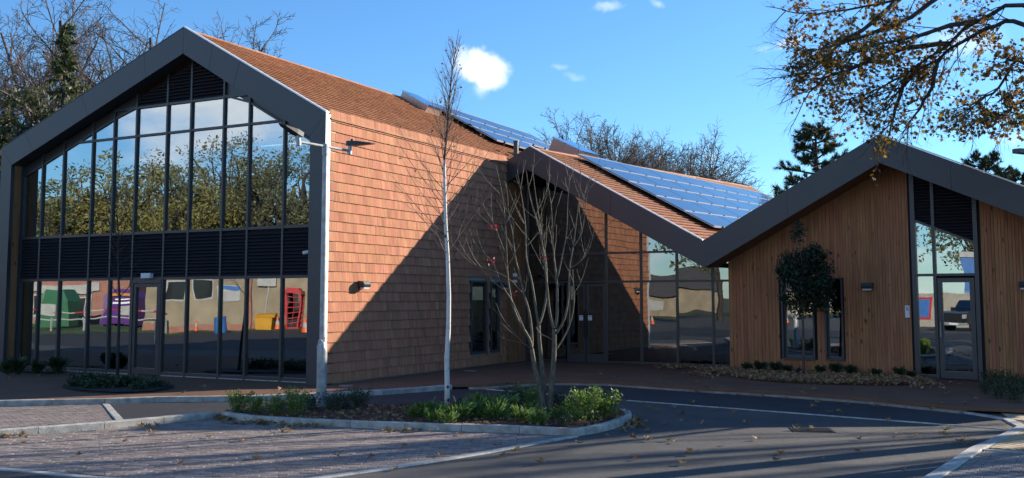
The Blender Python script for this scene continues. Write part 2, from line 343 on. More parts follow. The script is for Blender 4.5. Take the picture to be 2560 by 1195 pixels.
sheet('asphalt_lane', gp((262, 1013), (1195, 968), (1216, 975), (1420, 990), (1420, 1040), (545, 1042), (300, 1053)), ZR, MT['newroad'], label='fresh black asphalt lane behind the planted island')
sheet('road_shade_far', [(-46, -18), (-20, -9.5), (3, -13), (8, -25), (-22, -27), (-40, -21)], ZR, MT['newroad'], label='dark sheet painting shade over the far side of the road')  # dark sheet added so the road mirrored in the glass looks shaded
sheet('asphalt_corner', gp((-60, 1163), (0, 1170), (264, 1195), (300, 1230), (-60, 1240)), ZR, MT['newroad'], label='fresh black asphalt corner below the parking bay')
# brown resin pavement: near edge measured along kerbs and buff setts, far edge under the building
def setback(pts, d): return [p + V((p.x - CAM.x, p.y - CAM.y, 0)).normalized() * d for p in pts]
K1 = gp((-300, 1030), (0, 1016), (261, 1010.6)); K2 = gp((262, 1010.6), (300, 1010), (382, 1006), (600, 1004), (800, 996), (1000, 985), (1131, 974))
setts = gp((1172, 974), (1218, 973.5), (1289, 967), (1347, 965), (1400, 963), (1519, 965), (1656, 975), (1793, 984), (1957, 994), (2152, 1008.6), (2300, 1024), (2398, 1034))
pav_near = setback(K1 + K2, .115) + setback(setts, .2)
far = [V((30, 2.2, 0)), V((30, 12, 0)), V((-30, 12, 0)), V((-30, -4, 0))]
sheet('pavement', [(p.x, p.y) for p in pav_near] + [(17.5, 1.9), (24, 1.5), (24, 12), (-24, 12), (-24, -6)], 0, MT['resin'], thick=.06, label='brown resin bound pavement round the building')

def kerb(label, path, width, z0, z1, L=.914, name='kerb', mtl='conc', piece='kerb_stone', gap=.008, side=1):
    root = thing(name, label, None, (path[0].x, path[0].y, z0), kind='structure')
    P = [V((p.x, p.y, 0)) for p in path]
    seg = [(P[i + 1] - P[i]).length for i in range(len(P) - 1)]; tot = sum(seg)
    def pos(s):
        for i, l in enumerate(seg):
            if s <= l or i == len(seg) - 1: return P[i] + (P[i + 1] - P[i]) * (s / l)
            s -= l
    def nrm(s):
        a = pos(max(0, s - .03)); b = pos(min(tot, s + .03)); d = (b - a).normalized(); return V((-d.y, d.x, 0)) * side
    cuts = [0.]; acc = 0
    n = max(1, round(tot / L)); cuts = [tot * i / n for i in range(n + 1)]
    for a, b_ in zip(cuts, cuts[1:]):
        a += gap / 2; b_ -= gap / 2; mb = MB()
        pa, pb, na, nb = pos(a), pos(b_), nrm(a), nrm(b_); ch = .012
        zz = z1 + rng.uniform(-.002, .002)
        def ring(p, nn): return [p + V((0, 0, z0)), p + V((0, 0, zz - ch)), p + nn * ch + V((0, 0, zz)), p + nn * (width - ch) + V((0, 0, zz)), p + nn * width + V((0, 0, zz - ch)), p + nn * width + V((0, 0, z0))]
        rA, rB = mb.add(ring(pa, na)), mb.add(ring(pb, nb))
        for i in range(6): j = (i + 1) % 6; mb.f.append((rA + i, rA + j, rB + j, rB + i))
        mb.f.append(tuple(rA + i for i in range(5, -1, -1))); mb.f.append(tuple(rB + i for i in range(6)))
        mb.build(piece, MT[mtl], root)
    return root
kerb('pale kerb at the left end of the pavement beside the parking space', K1, .13, -.2, .004)
kerb('pale kerb along the pavement edge in front of the glass gable', K2, .13, -.2, .004)
kerb('pale kerb upstand between the upper parking space and the lower bay', gp((-260, 1120), (0, 1091), (93, 1086), (235, 1075), (355, 1065), (513, 1049), (540, 1046)), .14, -.2, 0.005)
isl = gp((552, 1046), (600, 1054), (673, 1059), (800, 1066), (940, 1072), (1142, 1078), (1271, 1082), (1405, 1087), (1443, 1090))
tip = gp((1443, 1090), (1476, 1086), (1509, 1079), (1541, 1070), (1565, 1060), (1580, 1051), (1577, 1042), (1556, 1033), (1530, 1028))
kerb('pale kerb along the front of the planted island', isl, .125, -.2, .0, L=.92)
kerb('pale rounded kerb at the right end of the planted island', tip, .125, -.2, .0, L=.45)
back = gp((560, 1040), (640, 1036), (780, 1030), (930, 1026), (1120, 1021), (1290, 1016), (1420, 1015), (1530, 1026))
kerb('pale kerb along the back of the planted island', back, .09, -.2, -.03, side=-1)
kerb('flush concrete channel between the upper parking space and the asphalt', gp((255, 1011), (290, 1053)), .13, -.2, ZR + .012, side=1)
kerb('flush concrete channel on the right side of the lower bay', gp((1447, 1092), (1152, 1146), (835, 1194), (700, 1212)), .13, -.2, ZR + .012, side=-1)
kerb('flush concrete channel at the bottom left of the lower bay', gp((-60, 1164), (0, 1169), (264, 1194), (420, 1208)), .13, -.2, ZR + .012, side=-1)
kerb('narrow concrete channel crossing the road between two asphalts', gp(*strip_line), .05, -.2, ZR + .012, side=-1)
kerb('flush concrete kerb curving round the tactile corner at the right', gp((2409, 1034), (2455, 1039), (2495, 1046), (2530, 1058), (2543, 1070), (2520, 1079), (2480, 1098), (2418, 1124), (2360, 1163), (2307, 1196), (2240, 1240)), .17, -.2, ZR + .02, side=1)
# buff setts at the pavement edge
kerb('buff setts along the curved edge of the brown pavement', setts, .24, -.2, ZR + .035, L=.2, name='sett_edging', mtl='buffset', piece='sett', gap=.006)

def ccw(poly):
    a = sum(p.x * poly[(i + 1) % len(poly)].y - poly[(i + 1) % len(poly)].x * p.y for i, p in enumerate(poly)); return poly if a > 0 else poly[::-1]
def clip_convex(poly, cp):
    for i, a in enumerate(cp):
        b = cp[(i + 1) % len(cp)]; d = (b - a); n = V((d.y, -d.x)); poly = clip(poly, n, a.dot(n))
        if len(poly) < 3: return []
    return poly
def pavers(label, polys, ang, L, W, zb, zt, nmax, name='block_paving', piece='paver', mtl='paver', gap=.008, bond=.5, dmax=99):
    polys = [ccw([V((p.x, p.y)) for p in q]) for q in polys]
    c = polys[0][0]; root = thing(name, label, None, (c.x, c.y, zb), kind='structure')
    sb = MB()
    for q in polys: sb.face([V((p.x, p.y, zb)) for p in q])
    tag(sb.build('bedding', MT['sand'], root))
    e1 = V((math.cos(ang), math.sin(ang))); e2 = V((-e1.y, e1.x)); out = []
    for q in polys:
        us = [p.dot(e1) for p in q]; vs = [p.dot(e2) for p in q]
        for j in range(int(min(vs) / W) - 1, int(max(vs) / W) + 2):
            for i in range(int(min(us) / L) - 2, int(max(us) / L) + 2):
                u0 = (i + (j % 2) * bond) * L; v0 = j * W
                r = [e1 * u + e2 * v for u, v in ((u0 + gap/2, v0 + gap/2), (u0 + L - gap/2, v0 + gap/2), (u0 + L - gap/2, v0 + W - gap/2), (u0 + gap/2, v0 + W - gap/2))]
                k = clip_convex(r, q)
                if len(k) >= 3:
                    area = abs(sum(a.x * k[(t + 1) % len(k)].y - k[(t + 1) % len(k)].x * a.y for t, a in enumerate(k))) / 2
                    if area > .0008: out.append((abs(area - (L - gap) * (W - gap)) < 1e-5, (sum(r, V((0, 0))) / 4), k))
    def vis(c):
        d = V((c.x, c.y, zt)) - CAM; f = d.dot(CF)
        if f < 1: return False
        u = 1280 + FPX * d.dot(CR) / f; v = CY - FPX * d.dot(CU) / f
        return -20 < u < 2580 and v < 1215
    out.sort(key=lambda o: (not (o[0] and vis(o[1])), (o[1] - V((CAM.x, CAM.y))).length))
    um = MB(); a, b_ = (L - gap) / 2, (W - gap) / 2; h = zt - zb; ch = .004
    n = um.add([(-a, -b_, 0), (a, -b_, 0), (a, b_, 0), (-a, b_, 0), (-a, -b_, h - ch), (a, -b_, h - ch), (a, b_, h - ch), (-a, b_, h - ch), (-a + ch, -b_ + ch, h), (a - ch, -b_ + ch, h), (a - ch, b_ - ch, h), (-a + ch, b_ - ch, h)])
    for q in ((0,1,5,4),(1,2,6,5),(2,3,7,6),(3,0,4,7),(4,5,9,8),(5,6,10,9),(6,7,11,10),(7,4,8,11),(8,9,10,11)): um.f.append(q)
    me = um.mesh(piece); me.materials.append(MT[mtl]); mb = MB(); np_ = 0
    for full, c, k in out:
        dz = rng.uniform(-.003, .003)
        if full and np_ < nmax and vis(c):
            inst(piece, me, root, (c.x, c.y, zb + dz), (0, 0, ang)); np_ += 1
        else: mb.prism([V((p.x, p.y, zb)) for p in k], (0, 0, h + dz))
    if mb.f: tag(mb.build(piece + 's', MT[mtl], root), kind='stuff')
    return root
lp1 = gp((-60, 1094), (0, 1091), (240, 1075), (513, 1049), (552, 1047), (673, 1060), (940, 1073), (1142, 1079), (1445, 1092), (1150, 1144), (833, 1192), (700, 1212), (420, 1208), (264, 1193), (0, 1168), (-60, 1163))
bay = [lp1[2:5] + lp1[12:14], lp1[4:11] , lp1[0:3] + lp1[13:]]
A_ = lp1
bay = [[A_[0], A_[1], A_[2], A_[13], A_[14], A_[15]], [A_[2], A_[3], A_[12], A_[13]], [A_[3], A_[4], A_[5], A_[11], A_[12]], [A_[5], A_[6], A_[10], A_[11]], [A_[6], A_[7], A_[8], A_[9], A_[10]]]
pavers('brindle block paving of the lower parking bay in the foreground', bay, R_(27), .2, .1, ZR - .03, ZR + .004, 300)
pavers('brindle block paving of the upper parking space at the left', [gp((-200, 1030), (0, 1018), (252, 1012), (283, 1053), (0, 1071), (-200, 1085))], R_(62), .2, .1, ZR - .03, ZR + .004, 120)
pavers('block paving right of the flush kerb in the bottom right corner', [gp((2462, 1128), (2600, 1138), (2660, 1240), (2310, 1222), (2352, 1196))], R_(-4), .2, .1, ZR - .03, ZR + .006, 300)
pavers('buff tactile slabs on the sunlit corner at the right', [gp((2420, 1032), (2480, 1030), (2640, 1028), (2660, 1060), (2551, 1068), (2535, 1056), (2500, 1045), (2460, 1038))], R_(20), .4, .4, ZR - .03, ZR + .012, 60, 'tactile_paving', 'tactile_slab', 'tactile', bond=0)
tp = pavers('buff ribbed tactile slabs inside the flush kerb corner', [gp((2553, 1070), (2660, 1064), (2660, 1132), (2470, 1122), (2500, 1096), (2540, 1079))], R_(20), .4, .4, ZR - .03, ZR + .012, 60, 'tactile_paving', 'tactile_slab', 'tactile', bond=0)
rb = MB(); cp_ = ccw([V((p.x, p.y)) for p in gp((2553, 1070), (2660, 1064), (2660, 1132), (2470, 1122), (2500, 1096), (2540, 1079))])
e1 = V((math.cos(R_(62)), math.sin(R_(62)))); e2 = V((-e1.y, e1.x)); us = [p.dot(e1) for p in cp_]; vs_ = [p.dot(e2) for p in cp_]
for k in range(int((max(vs_) - min(vs_)) / .1) + 1):
    v0 = min(vs_) + k * .1
    q = clip_convex([e1 * u + e2 * v for u, v in ((min(us), v0), (max(us), v0), (max(us), v0 + .055), (min(us), v0 + .055))], cp_)
    if len(q) >= 3: rb.prism([V((p.x, p.y, ZR + .008)) for p in q], (0, 0, .012))
tag(rb.build('ribs', MT['tactile'], tp), kind='stuff')
kerb('thin concrete line between the tactile slabs and the block paving', gp((2456, 1125), (2560, 1131), (2660, 1137)), .06, -.2, ZR + .016, side=-1)
# mulch beds
def bed(name, poly, z, m, label, amp=.03, res=.16, fall=.25):
    P = ccw([V((p.x, p.y)) for p in poly]); x0, x1 = min(p.x for p in P), max(p.x for p in P); y0, y1 = min(p.y for p in P), max(p.y for p in P)
    b = MB(); idx = {}
    def inside(q):
        c = False
        for i, a in enumerate(P):
            d = P[i - 1]
            if (a.y > q.y) != (d.y > q.y) and q.x < (d.x - a.x) * (q.y - a.y) / (d.y - a.y) + a.x: c = not c
        return c
    nx, ny = int((x1 - x0) / res) + 1, int((y1 - y0) / res) + 1
    b.face([V((p.x, p.y, z)) for p in P])
    for i in range(nx):
        for j in range(ny):
            qs = [V((x0 + (i + a) * res, y0 + (j + c) * res)) for a, c in ((0, 0), (1, 0), (1, 1), (0, 1))]
            if all(inside(q) for q in qs): b.face([V((q.x, q.y, z + .012 + amp * (.5 + .5 * noise.noise((q.x * 2.3, q.y * 2.3, 1))))) for q in qs])
    o = b.build(name, m); tag(o, label, kind='structure'); return o, inside, (x0, x1, y0, y1)
isl_in = [p + V((0, .1, 0)) for p in isl] + [p + V((-.08, .05, 0)) for p in tip[1:]] + back[::-1]
island, in_isl, bb_isl = bed('planting_bed', isl_in, -.045, MT['mulch'], 'red bark mulch of the planted island', .05, .1)
cb = [BC(5.6, .85, 0), BC(6.2, .1, 0), BC(7.2, -.25, 0), BC(8.6, -.5, 0), BC(10.2, -.45, 0), BC(11.0, .0, 0), BC(11.2, .86, 0), BC(11.2, .9, 0), BC(5.6, .9, 0)]
cbed, in_cb, bb_cb = bed('planting_bed', cb, .008, MT['soil'], 'dark soil strip at the foot of the timber gable', .03, .15)
cb2 = [BC(12.6, .9, 0), BC(12.45, .2, 0), BC(12.8, -.9, 0), BC(13.6, -1.6, 0), BC(15.5, -1.7, 0), BC(16.5, .9, 0)]
cbed2, in_cb2, bb_cb2 = bed('planting_bed', cb2, .008, MT['soil'], 'dark soil bed right of the timber gable door', .03, .15)
eb = [G(295 + 142 * math.cos(a), 967 + 17 * math.sin(a), 0) for a in [2 * math.pi * i / 24 for i in range(24)]]
ebed, in_eb, bb_eb = bed('planting_bed', eb, .008, MT['soil'], 'oval dark bed in the pavement before the glass gable', .02, .12)
lb = gp((-60, 936), (170, 938), (172, 944), (-60, 946), z=0)
lb = [V((-13, -.55, 0)), V((-8.2, -.5, 0)), V((-8.0, -.15, 0)), V((-8.3, .3, 0)), V((-13, .3, 0))]
lbed, in_lb, bb_lb = bed('planting_bed', lb, .008, MT['soil'], 'dark bed under the left end of the glass gable', .02, .12)
# drain and covers
dr = thing('drain_grate', 'dark iron drain grate set in the road', 'drain', G(2030, 1075, ZR))
c = G(2030, 1075, ZR); ax, ay = V((.885, .4655, 0)), V((-.4655, .885, 0))
b = MB(Matrix.Translation(c) @ Matrix.Rotation(R_(20), 4, 'Z'))
b.box(-.3, .3, -.24, .24, -.02, .006); b.build('grate_frame', MT['iron'], dr)
for k in range(9):
    b = MB(Matrix.Translation(c) @ Matrix.Rotation(R_(20), 4, 'Z')); b.box(-.26, .26, -.2 + k * .046, -.2 + k * .046 + .022, .006, .014); b.build('bar', MT['iron'], dr)
for (u, v), lab in (((866, 964), 'pale round access cover in the pavement beside the tile wall corner'), ((1176, 927), 'pale round access cover in the pavement below the narrow windows')):
    q = G(u, v, 0); b = MB(); b.lathe([(.16, 0), (.16, .006), (.14, .008), (.01, .008)], q, 20); tag(b.build('access_cover', MT['steelplate'], base=q), lab, 'access cover')

# ------------------------------------------------------------------ the building
BLD = thing('community_building', 'brown tiled building with dark glass gable, timber clad wing and solar panels on clay roofs', 'building')
W, ZS, ZA, ZAI, CI, ZI, ZT, XR, LA = 10.888, 5.862, 8.311, 7.682, .424, 5.381, 5.80, -4.315, 30.
TR = 8.353                       # where the tile wall meets the second gable
def P3(x, z, y=0): return V((x, y, z))
def part(name, mb, m, parent=BLD, label=None, kind=None, smooth=False): return tag(mb.build(name, MT[m], parent, smooth=smooth), label, kind=kind)
# --- front portal frame of the left gable, in panels with open joints
FD = .36
def seam(a, b, t, g=.006): return a + (b - a) * t
oL, oA, oR = P3(-W, ZS), P3(XR, ZA), P3(0, ZS); iL, iA, iR = P3(-W + CI, ZI), P3(XR, ZAI), P3(-CI, ZI)
def strip(o0, o1, i0, i1, ts, gap=.004):
    L = (o1 - o0).length
    for a, b in zip(ts, ts[1:]):
        a2, b2 = a + gap / L, b - gap / L
        mb = MB(); mb.prism([seam(o0, o1, a2), seam(o0, o1, b2), seam(i0, i1, b2), seam(i0, i1, a2)], (0, FD, 0)); part('fascia_panel', mb, 'dark')
strip(oL, oA, iL, iA, [0, .14, .47, .80, 1]); strip(oA, oR, iA, iR, [0, .22, .42, 1])
strip(P3(-W, 0), oL, P3(-W + CI, 0), iL, [0, .5, 1]); strip(P3(0, 0), oR, P3(-CI, 0), iR, [0, 1])
mb = MB(); mb.prism([P3(-W + .02, 0, .05), P3(-W + .02, ZS - .02, .05), P3(XR, ZA - .02, .05), P3(-.02, ZS - .02, .05), P3(-.02, 0, .05), P3(-CI + .02, 0, .05), P3(-CI + .02, ZI + .02, .05), P3(XR, ZAI + .02, .05), P3(-W + CI - .02, ZI + .02, .05), P3(-W + CI - .02, 0, .05)], (0, .29, 0)); part('fascia_core', mb, 'black')
mb = MB(); mb.prism([P3(XR, ZA + .012, .0), P3(.01, ZS + .012, .0), P3(.01, ZS + .045, .0), P3(XR, ZA + .045, .0)], (0, .10, 0)); part('verge_trim', mb, 'alu')
mb = MB(); mb.prism([P3(XR, ZA + .012, .0), P3(-W - .01, ZS + .012, .0), P3(-W - .01, ZS + .03, .0), P3(XR, ZA + .03, .0)], (0, .10, 0)); part('verge_trim', mb, 'dark')
mb = MB(); mb.box(.002, .014, .0, .145, 0, ZS - .02); part('corner_trim', mb, 'alu', label='pale metal trim down the corner of the glass gable')
# --- timber jamb lining inside the left reveal, dark closers
mb = MB(); mb.box(-W + CI - .01, -W + CI + .012, .11, .30, 0, ZI + .0); part('jamb_lining', mb, 'timber', label='timber lining of the left reveal')
GY = .42
MX = [-10.45, -9.70, -8.885, -7.796, -7.02, -6.226, -5.171, -4.378, -3.32, -2.522, -1.469, -.45]
Z0, Z1, Z2, Z3, Z4 = .06, 2.33, 3.453, 5.885, 6.60
def rail(x): return ZAI - .30 + (.3745 * (x - XR) if x < XR else -.5677 * (x - XR))
def soff(x): return ZAI + (.3745 * (x - XR) if x < XR else -.5677 * (x - XR))
MW = .026
for i, x in enumerate(MX):
    mb = MB(); hw = MW if 0 < i < len(MX) - 1 else .04
    mb.prism([(x - hw, GY - .06, .0), (x + hw, GY - .06, .0), (x + hw, GY - .06, soff(x + hw) + .02), (x - hw, GY - .06, soff(x - hw) + .02)], (0, .14, 0)); part('mullion', mb, 'frame')
def bayparts(x0, x1, door=False):
    def cell(za, zb, top=True, ymid=GY):
        q = [P3(x0 + MW, za, ymid), P3(x1 - MW, za, ymid), P3(x1 - MW, zb, ymid), P3(x0 + MW, zb, ymid)]
        if top:
            q = clip(q, V((-.3745, 0, 1)), ZAI - .30 - .3745 * XR); q = clip(q, V((.5677, 0, 1)), ZAI - .30 + .5677 * XR)
        return q
    def pane(q, nm='glass_pane'):
        if len(q) < 3: return
        xc = sum(p.x for p in q) / len(q); zc = sum(p.z for p in q) / len(q); ta, tb = rng.uniform(-.003, .003), rng.uniform(-.0025, .0025)
        mb = MB(); mb.prism([p + V((0, (p.x - xc) * ta + (p.z - zc) * tb - .008, 0)) for p in q], (0, .016, 0)); part(nm, mb, 'glassA')
    def louvre(za, zb, slat=.078):
        q = [P3(x0 + MW, za, GY), P3(x1 - MW, za, GY), P3(x1 - MW, zb, GY), P3(x0 + MW, zb, GY)]
        q = clip(clip(q, V((-.3745, 0, 1)), ZAI - .06 - .3745 * XR), V((.5677, 0, 1)), ZAI - .06 + .5677 * XR)
        if len(q) < 3: return
        mb = MB(); mb.prism([p + V((0, .03, 0)) for p in q], (0, .03, 0)); lp = part('louvre_panel', mb, 'black')
        k = 0
        while za + .02 + (k + 1) * slat < zb:
            z = za + .02 + k * slat; k += 1; s = [p.z for p in q]
            xs = [x0 + MW, x1 - MW]
            for _ in range(1):
                lo, hi = xs; zt = z + slat
                if zt > soff(lo) - .06: lo = max(lo, XR - (ZAI - .06 - zt) / .3745) if lo < XR else lo
                if zt > soff(hi) - .06 and hi > XR: hi = min(hi, XR + (ZAI - .06 - zt) / .5677)
                if zt > soff(lo) - .059 and lo >= XR: hi = lo
            if hi - lo < .05: continue
            mb = MB(); mb.prism([(lo, GY - .05, z), (lo, GY - .045, z - .012), (lo, GY + .03, z + slat * .72), (lo, GY + .03, z + slat * .72 + .014)], (hi - lo, 0, 0)); part('louvre_slat', mb, 'louvre', lp)
    if door:
        fx0, fx1 = x0 + MW, x1 - MW
        d = MB()
        for a in ((fx0, fx0 + .05, 0, Z1 - .03), (fx1 - .05, fx1, 0, Z1 - .03)): d.box(a[0], a[1], GY - .07, GY + .05, a[2], a[3])
        d.box(fx0 + .05, fx1 - .05, GY - .07, GY + .05, Z1 - .11, Z1 - .03)
        D_ = part('door', d, 'frame', label='glazed door in the glass gable')
        lx0, lx1, t = fx0 + .06, fx1 - .06, .085
        for nm, a in (('stile', (lx0, lx0 + t, .015, Z1 - .12)), ('stile', (lx1 - t, lx1, .015, Z1 - .12)), ('rail', (lx0 + t, lx1 - t, Z1 - .12 - t, Z1 - .12)), ('rail', (lx0 + t, lx1 - t, .015, .17))):
            mb = MB(); mb.box(a[0], a[1], GY - .055, GY + .02, a[2], a[3]); part(nm, mb, 'frame', D_)
        mb = MB(); mb.box(lx0 + t, lx1 - t, GY - .012, GY + .004, .17, Z1 - .12 - t); part('glass_pane', mb, 'glassA', D_)
        mb = MB(); mb.tube([(lx1 - t / 2, GY - .11, .75), (lx1 - t / 2, GY - .11, 1.35)], .014, 8); mb.tube([(lx1 - t / 2, GY - .11, .8), (lx1 - t / 2, GY - .05, .8)], .01, 6); mb.tube([(lx1 - t / 2, GY - .11, 1.3), (lx1 - t / 2, GY - .05, 1.3)], .01, 6); part('handle', mb, 'galv', D_)
    else: pane(cell(Z0 + .03, Z1 - .03, False))
    louvre(Z1 + .03, Z2 - .03)
    pane(cell(Z2 + .03, Z3 - .03)); pane(cell(Z3 + .03, Z4 - .03))
    if x0 > -6.3 and x1 < -3.2: louvre(Z4 + .03, 7.66, .083)
    else:                                      # plain dark closing panel between the top of the glass and the soffit
        q = []
        a0, a1 = x0 + MW, x1 - MW; lo = (min(rail(a0), Z4) + .03, min(rail(a1), Z4) + .03)
        mb = MB(); pts = [P3(a0, lo[0], GY), P3(a1, lo[1], GY), P3(a1, soff(a1) + .01, GY), P3(a0, soff(a0) + .01, GY)]
        mb.prism(pts, (0, .03, 0)); part('closing_panel', mb, 'frame')
        mb = MB(); mb.prism([p + V((0, -.04, 0)) for p in [P3(a0, lo[0] - .03, GY), P3(a1, lo[1] - .03, GY), P3(a1, lo[1] + .025, GY), P3(a0, lo[0] + .025, GY)]], (0, .08, 0)); part('transom', mb, 'frame')
for i in range(len(MX) - 1): bayparts(MX[i], MX[i + 1], i == 5)
def xlim(z): return max(MX[0], XR - (ZAI - .28 - z) / .3745), min(MX[-1], XR + (ZAI - .28 - z) / .5677)
for z, h in ((Z0, .035), (Z1, .032), (Z2, .032), (Z3, .028), (Z4, .028)):
    a, b_ = xlim(z) if z > 4 else (MX[0], MX[-1])
    if z == Z4: a, b_ = -7.02, -2.52
    for s0, s1 in ([(a, b_)] if z != Z0 else [(a, -6.226), (-5.171, b_)]):
        mb = MB(); mb.box(s0, s1, GY - .052, GY + .072, z - h, z + h); part('transom', mb, 'frame')
mb = MB(); mb.box(MX[0], -6.25, GY - .05, GY + .1, 0, .025); mb.box(-5.15, MX[-1], GY - .05, GY + .1, 0, .025); part('sill', mb, 'alu' if 0 else 'galv')
# interior shell
IN = [('floor', (-10.8, -.2, .6, 9, -.02, .02), 'infloor'), ('upper_floor', (-10.8, -.2, .62, 9, Z1 + .05, Z2 - .05), 'inwall'), ('inner_wall', (-10.8, -.3, 7.2, 7.3, 0.02, 5.4), 'inwall'), ('inner_wall', (-10.75, -10.6, .6, 7.2, .02, 5.3), 'inwall')]
for nm, a, m in IN: mb = MB(); mb.box(*a); part(nm, mb, m)
# --- tile hung side wall: plain backing, timber return under the porch, windows
mb = MB(); mb.box(-.22, -.035, .37, TR + 1.28, 0, ZS - .12); part('wall', mb, 'wall')
mb = MB(); mb.box(-.22, -.05, TR + 1.28, LA, 0, ZS - .12); part('wall', mb, 'wall')
mb = MB(); mb.box(-W, -W + .2, .4, LA, 0, ZS - .12); part('wall', mb, 'wall')
mb = MB(); mb.prism([(-W, LA, 0), (0, LA, 0), (0, LA, ZS - .1), (XR, LA, ZA - .1), (-W, LA, ZS - .1)], (0, .2, 0)); part('wall', mb, 'wall')
WIN = [(6.25, 7.13, .35, 2.33), (7.36, 7.86, .35, 2.31)]
for y0, y1, z0, z1 in WIN:
    f = MB(); t = .05
    for a in ((y0, y0 + t, z0, z1), (y1 - t, y1, z0, z1), (y0 + t, y1 - t, z0, z0 + t), (y0 + t, y1 - t, z1 - t, z1)): f.box(-.05, .045, a[0], a[1], a[2], a[3])
    f.box(-.034, -.03, y0, y1, z0, z1)
    wf = part('window', f, 'dark'); mb = MB(); mb.box(-.02, -.012, y0 + t, y1 - t, z0 + t, z1 - t); part('glass_pane', mb, 'glassW', wf)
    if y0 < 7: mb = MB(); mb.box(-.029, -.024, y0 + t, y0 + .36, z0 + t, z1 - t); part('blind', mb, 'blind', wf)
gauge, tw, z = .2185, .178, .03
rows = []; tiles = []; j = 0
while z < ZT - .03:
    y = .15 - (tw / 2 if j % 2 else 0); j += 1
    while y < TR - .01:
        a, b_ = max(y, .15), min(y + tw + rng.uniform(-.012, .012), TR); y0 = y; y = b_
        if b_ - a < .03: continue
        cy, cz = (a + b_) / 2, z + gauge / 2
        if any(w0 - .01 < b_ and a < w1 + .01 and z0 - .02 < z + gauge and z < z1 + .02 for w0, w1, z0, z1 in WIN):
            hit = [q for q in WIN if q[0] - .01 < cy < q[1] + .01 and q[2] - .03 < cz < q[3] + .03]
            if hit: continue
            for q in WIN:
                if a < q[0] < b_ and q[2] - .03 < cz < q[3] + .03: b_ = q[0]
                if a < q[1] < b_ and q[2] - .03 < cz < q[3] + .03: a = q[1]
            if b_ - a < .02: continue
        tiles.append((a, b_, z + rng.uniform(-.0035, .0035), rng.uniform(-.004, .004)))
    z += gauge
def tile_verts(a, b_, z, tilt, h=gauge + .035):
    g_ = .0016; a += g_; b_ -= g_
    return [(.004, a, z), (.020, a, z), (.022 + tilt, b_, z), (.006, b_, z), (-.022, a, z + h), (-.006, a, z + h), (-.006, b_, z + h), (-.022, b_, z + h)]
TQ = ((0, 1, 2, 3), (4, 7, 6, 5), (0, 4, 5, 1), (1, 5, 6, 2), (2, 6, 7, 3), (3, 7, 4, 0))
tiles.sort(key=lambda t: (V((0, t[0], t[2])) - CAM).length)
SH = [MB() for _ in range(3)]; shm = []
for k, s in enumerate(SH):
    n = s.add(tile_verts(-.5, .5, 0, (-.004, 0, .005)[k])); s.f += [tuple(n + i for i in q) for q in TQ]
    me = s.mesh('wall_tile'); me.materials.append(MT['tile']); shm.append(me)
rest = MB()
for k, (a, b_, z, tl) in enumerate(tiles):
    if k < 300: inst('wall_tile', shm[k % 3], BLD, (0, (a + b_) / 2, z), None, (1, b_ - a - .003, 1))
    else:
        n = rest.add(tile_verts(a, b_, z, tl)); rest.f += [tuple(n + i for i in q) for q in TQ]
part('wall_tiles', rest, 'tile', kind='stuff')
for k in range(12):          # narrow boards on the return wall under the porch
    y0 = TR + .004 + k * .1; mb = MB(); mb.box(-.03, -.004 + rng.uniform(-.002, .002), y0, y0 + .092, .03, ZS - .1); part('timber_board', mb, 'timber')
mb = MB(); mb.box(-.03, .01, TR - .02, TR, 0, ZS - .2); part('corner_trim', mb, 'dark')
# --- left roof: slabs, courses of tiles, gutter, coping, ridge
mA = (ZA - ZS) / -XR; mL = (ZA - ZS) / (W + XR)
mb = MB(); mb.prism([(XR, .36, ZA - .06), (-.28, .36, ZS + .28 * mA - .06), (-.28, .36, ZS + .28 * mA - .2), (XR, .36, ZA - .2)], (0, LA - .3, 0)); part('roof', mb, 'black')
mb = MB(); mb.prism([(XR, .02, ZA), (-W - .1, .02, ZS - .04), (-W - .1, .02, ZS - .2), (XR, .02, ZA - .2)], (0, LA, 0)); part('roof', mb, 'rooftile')
mb = MB(); mb.box(-.30, -.158, .12, LA, ZS - .1, ZS + .055); part('gutter', mb, 'lead')
mb = MB(); mb.prism([(-.155, .14, ZS - .08), (-.155, .14, ZS - .02), (.0, .14, ZS - .06), (.045, .14, ZS - .085), (.045, .14, ZS - .115), (-.03, .14, ZS - .1)], (0, TR - .14, 0)); part('eaves_coping', mb, 'rooftile')
def roof_courses(name, org, e_along, e_down, nrm, length, ncourse, g, wt, a_of=None, skew=None, keep=None):
    mb = MB()
    for c in range(ncourse):
        off = (wt / 2 if c % 2 else 0); L = length(c) if callable(length) else length; st = skew(c) if skew else 0
        k = 0
        x = st - off
        while x < L:
            a, b_ = max(x, st), min(x + wt, L); x += wt
            if b_ - a < .03: continue
            if keep and not keep(a, c): continue
            lift = rng.uniform(0, .004); g_ = .0015
            def q(u, d, h): return org + e_along * u + e_down * d + nrm * h
            d0, d1 = c * g - .03, (c + 1) * g
            top = [q(a + g_, d0, .008), q(b_ - g_, d0, .008), q(b_ - g_, d1, .05 + lift), q(a + g_, d1, .05 + lift)]
            bot = [q(a + g_, d1 - .003, .024 + lift), q(b_ - g_, d1 - .003, .024 + lift), q(b_ - g_, d0, -.006), q(a + g_, d0, -.006)]
            n = mb.add(top + bot); mb.f += [(n, n + 3, n + 2, n + 1), (n + 3, n + 4, n + 5, n + 2), (n + 4, n + 7, n + 6, n + 5)]
    return part(name, mb, 'rooftile', kind='stuff')
dA = V((1, 0, -mA)).normalized(); nA = V((mA, 0, 1)).normalized()
slope_len = (-XR - .29) / dA.x
NCA = int(slope_len / .2)
roof_courses('roof_tiles', V((XR, .10, ZA - .045)), V((0, 1, 0)), dA, nA, LA - .2, NCA, slope_len / NCA, .19)
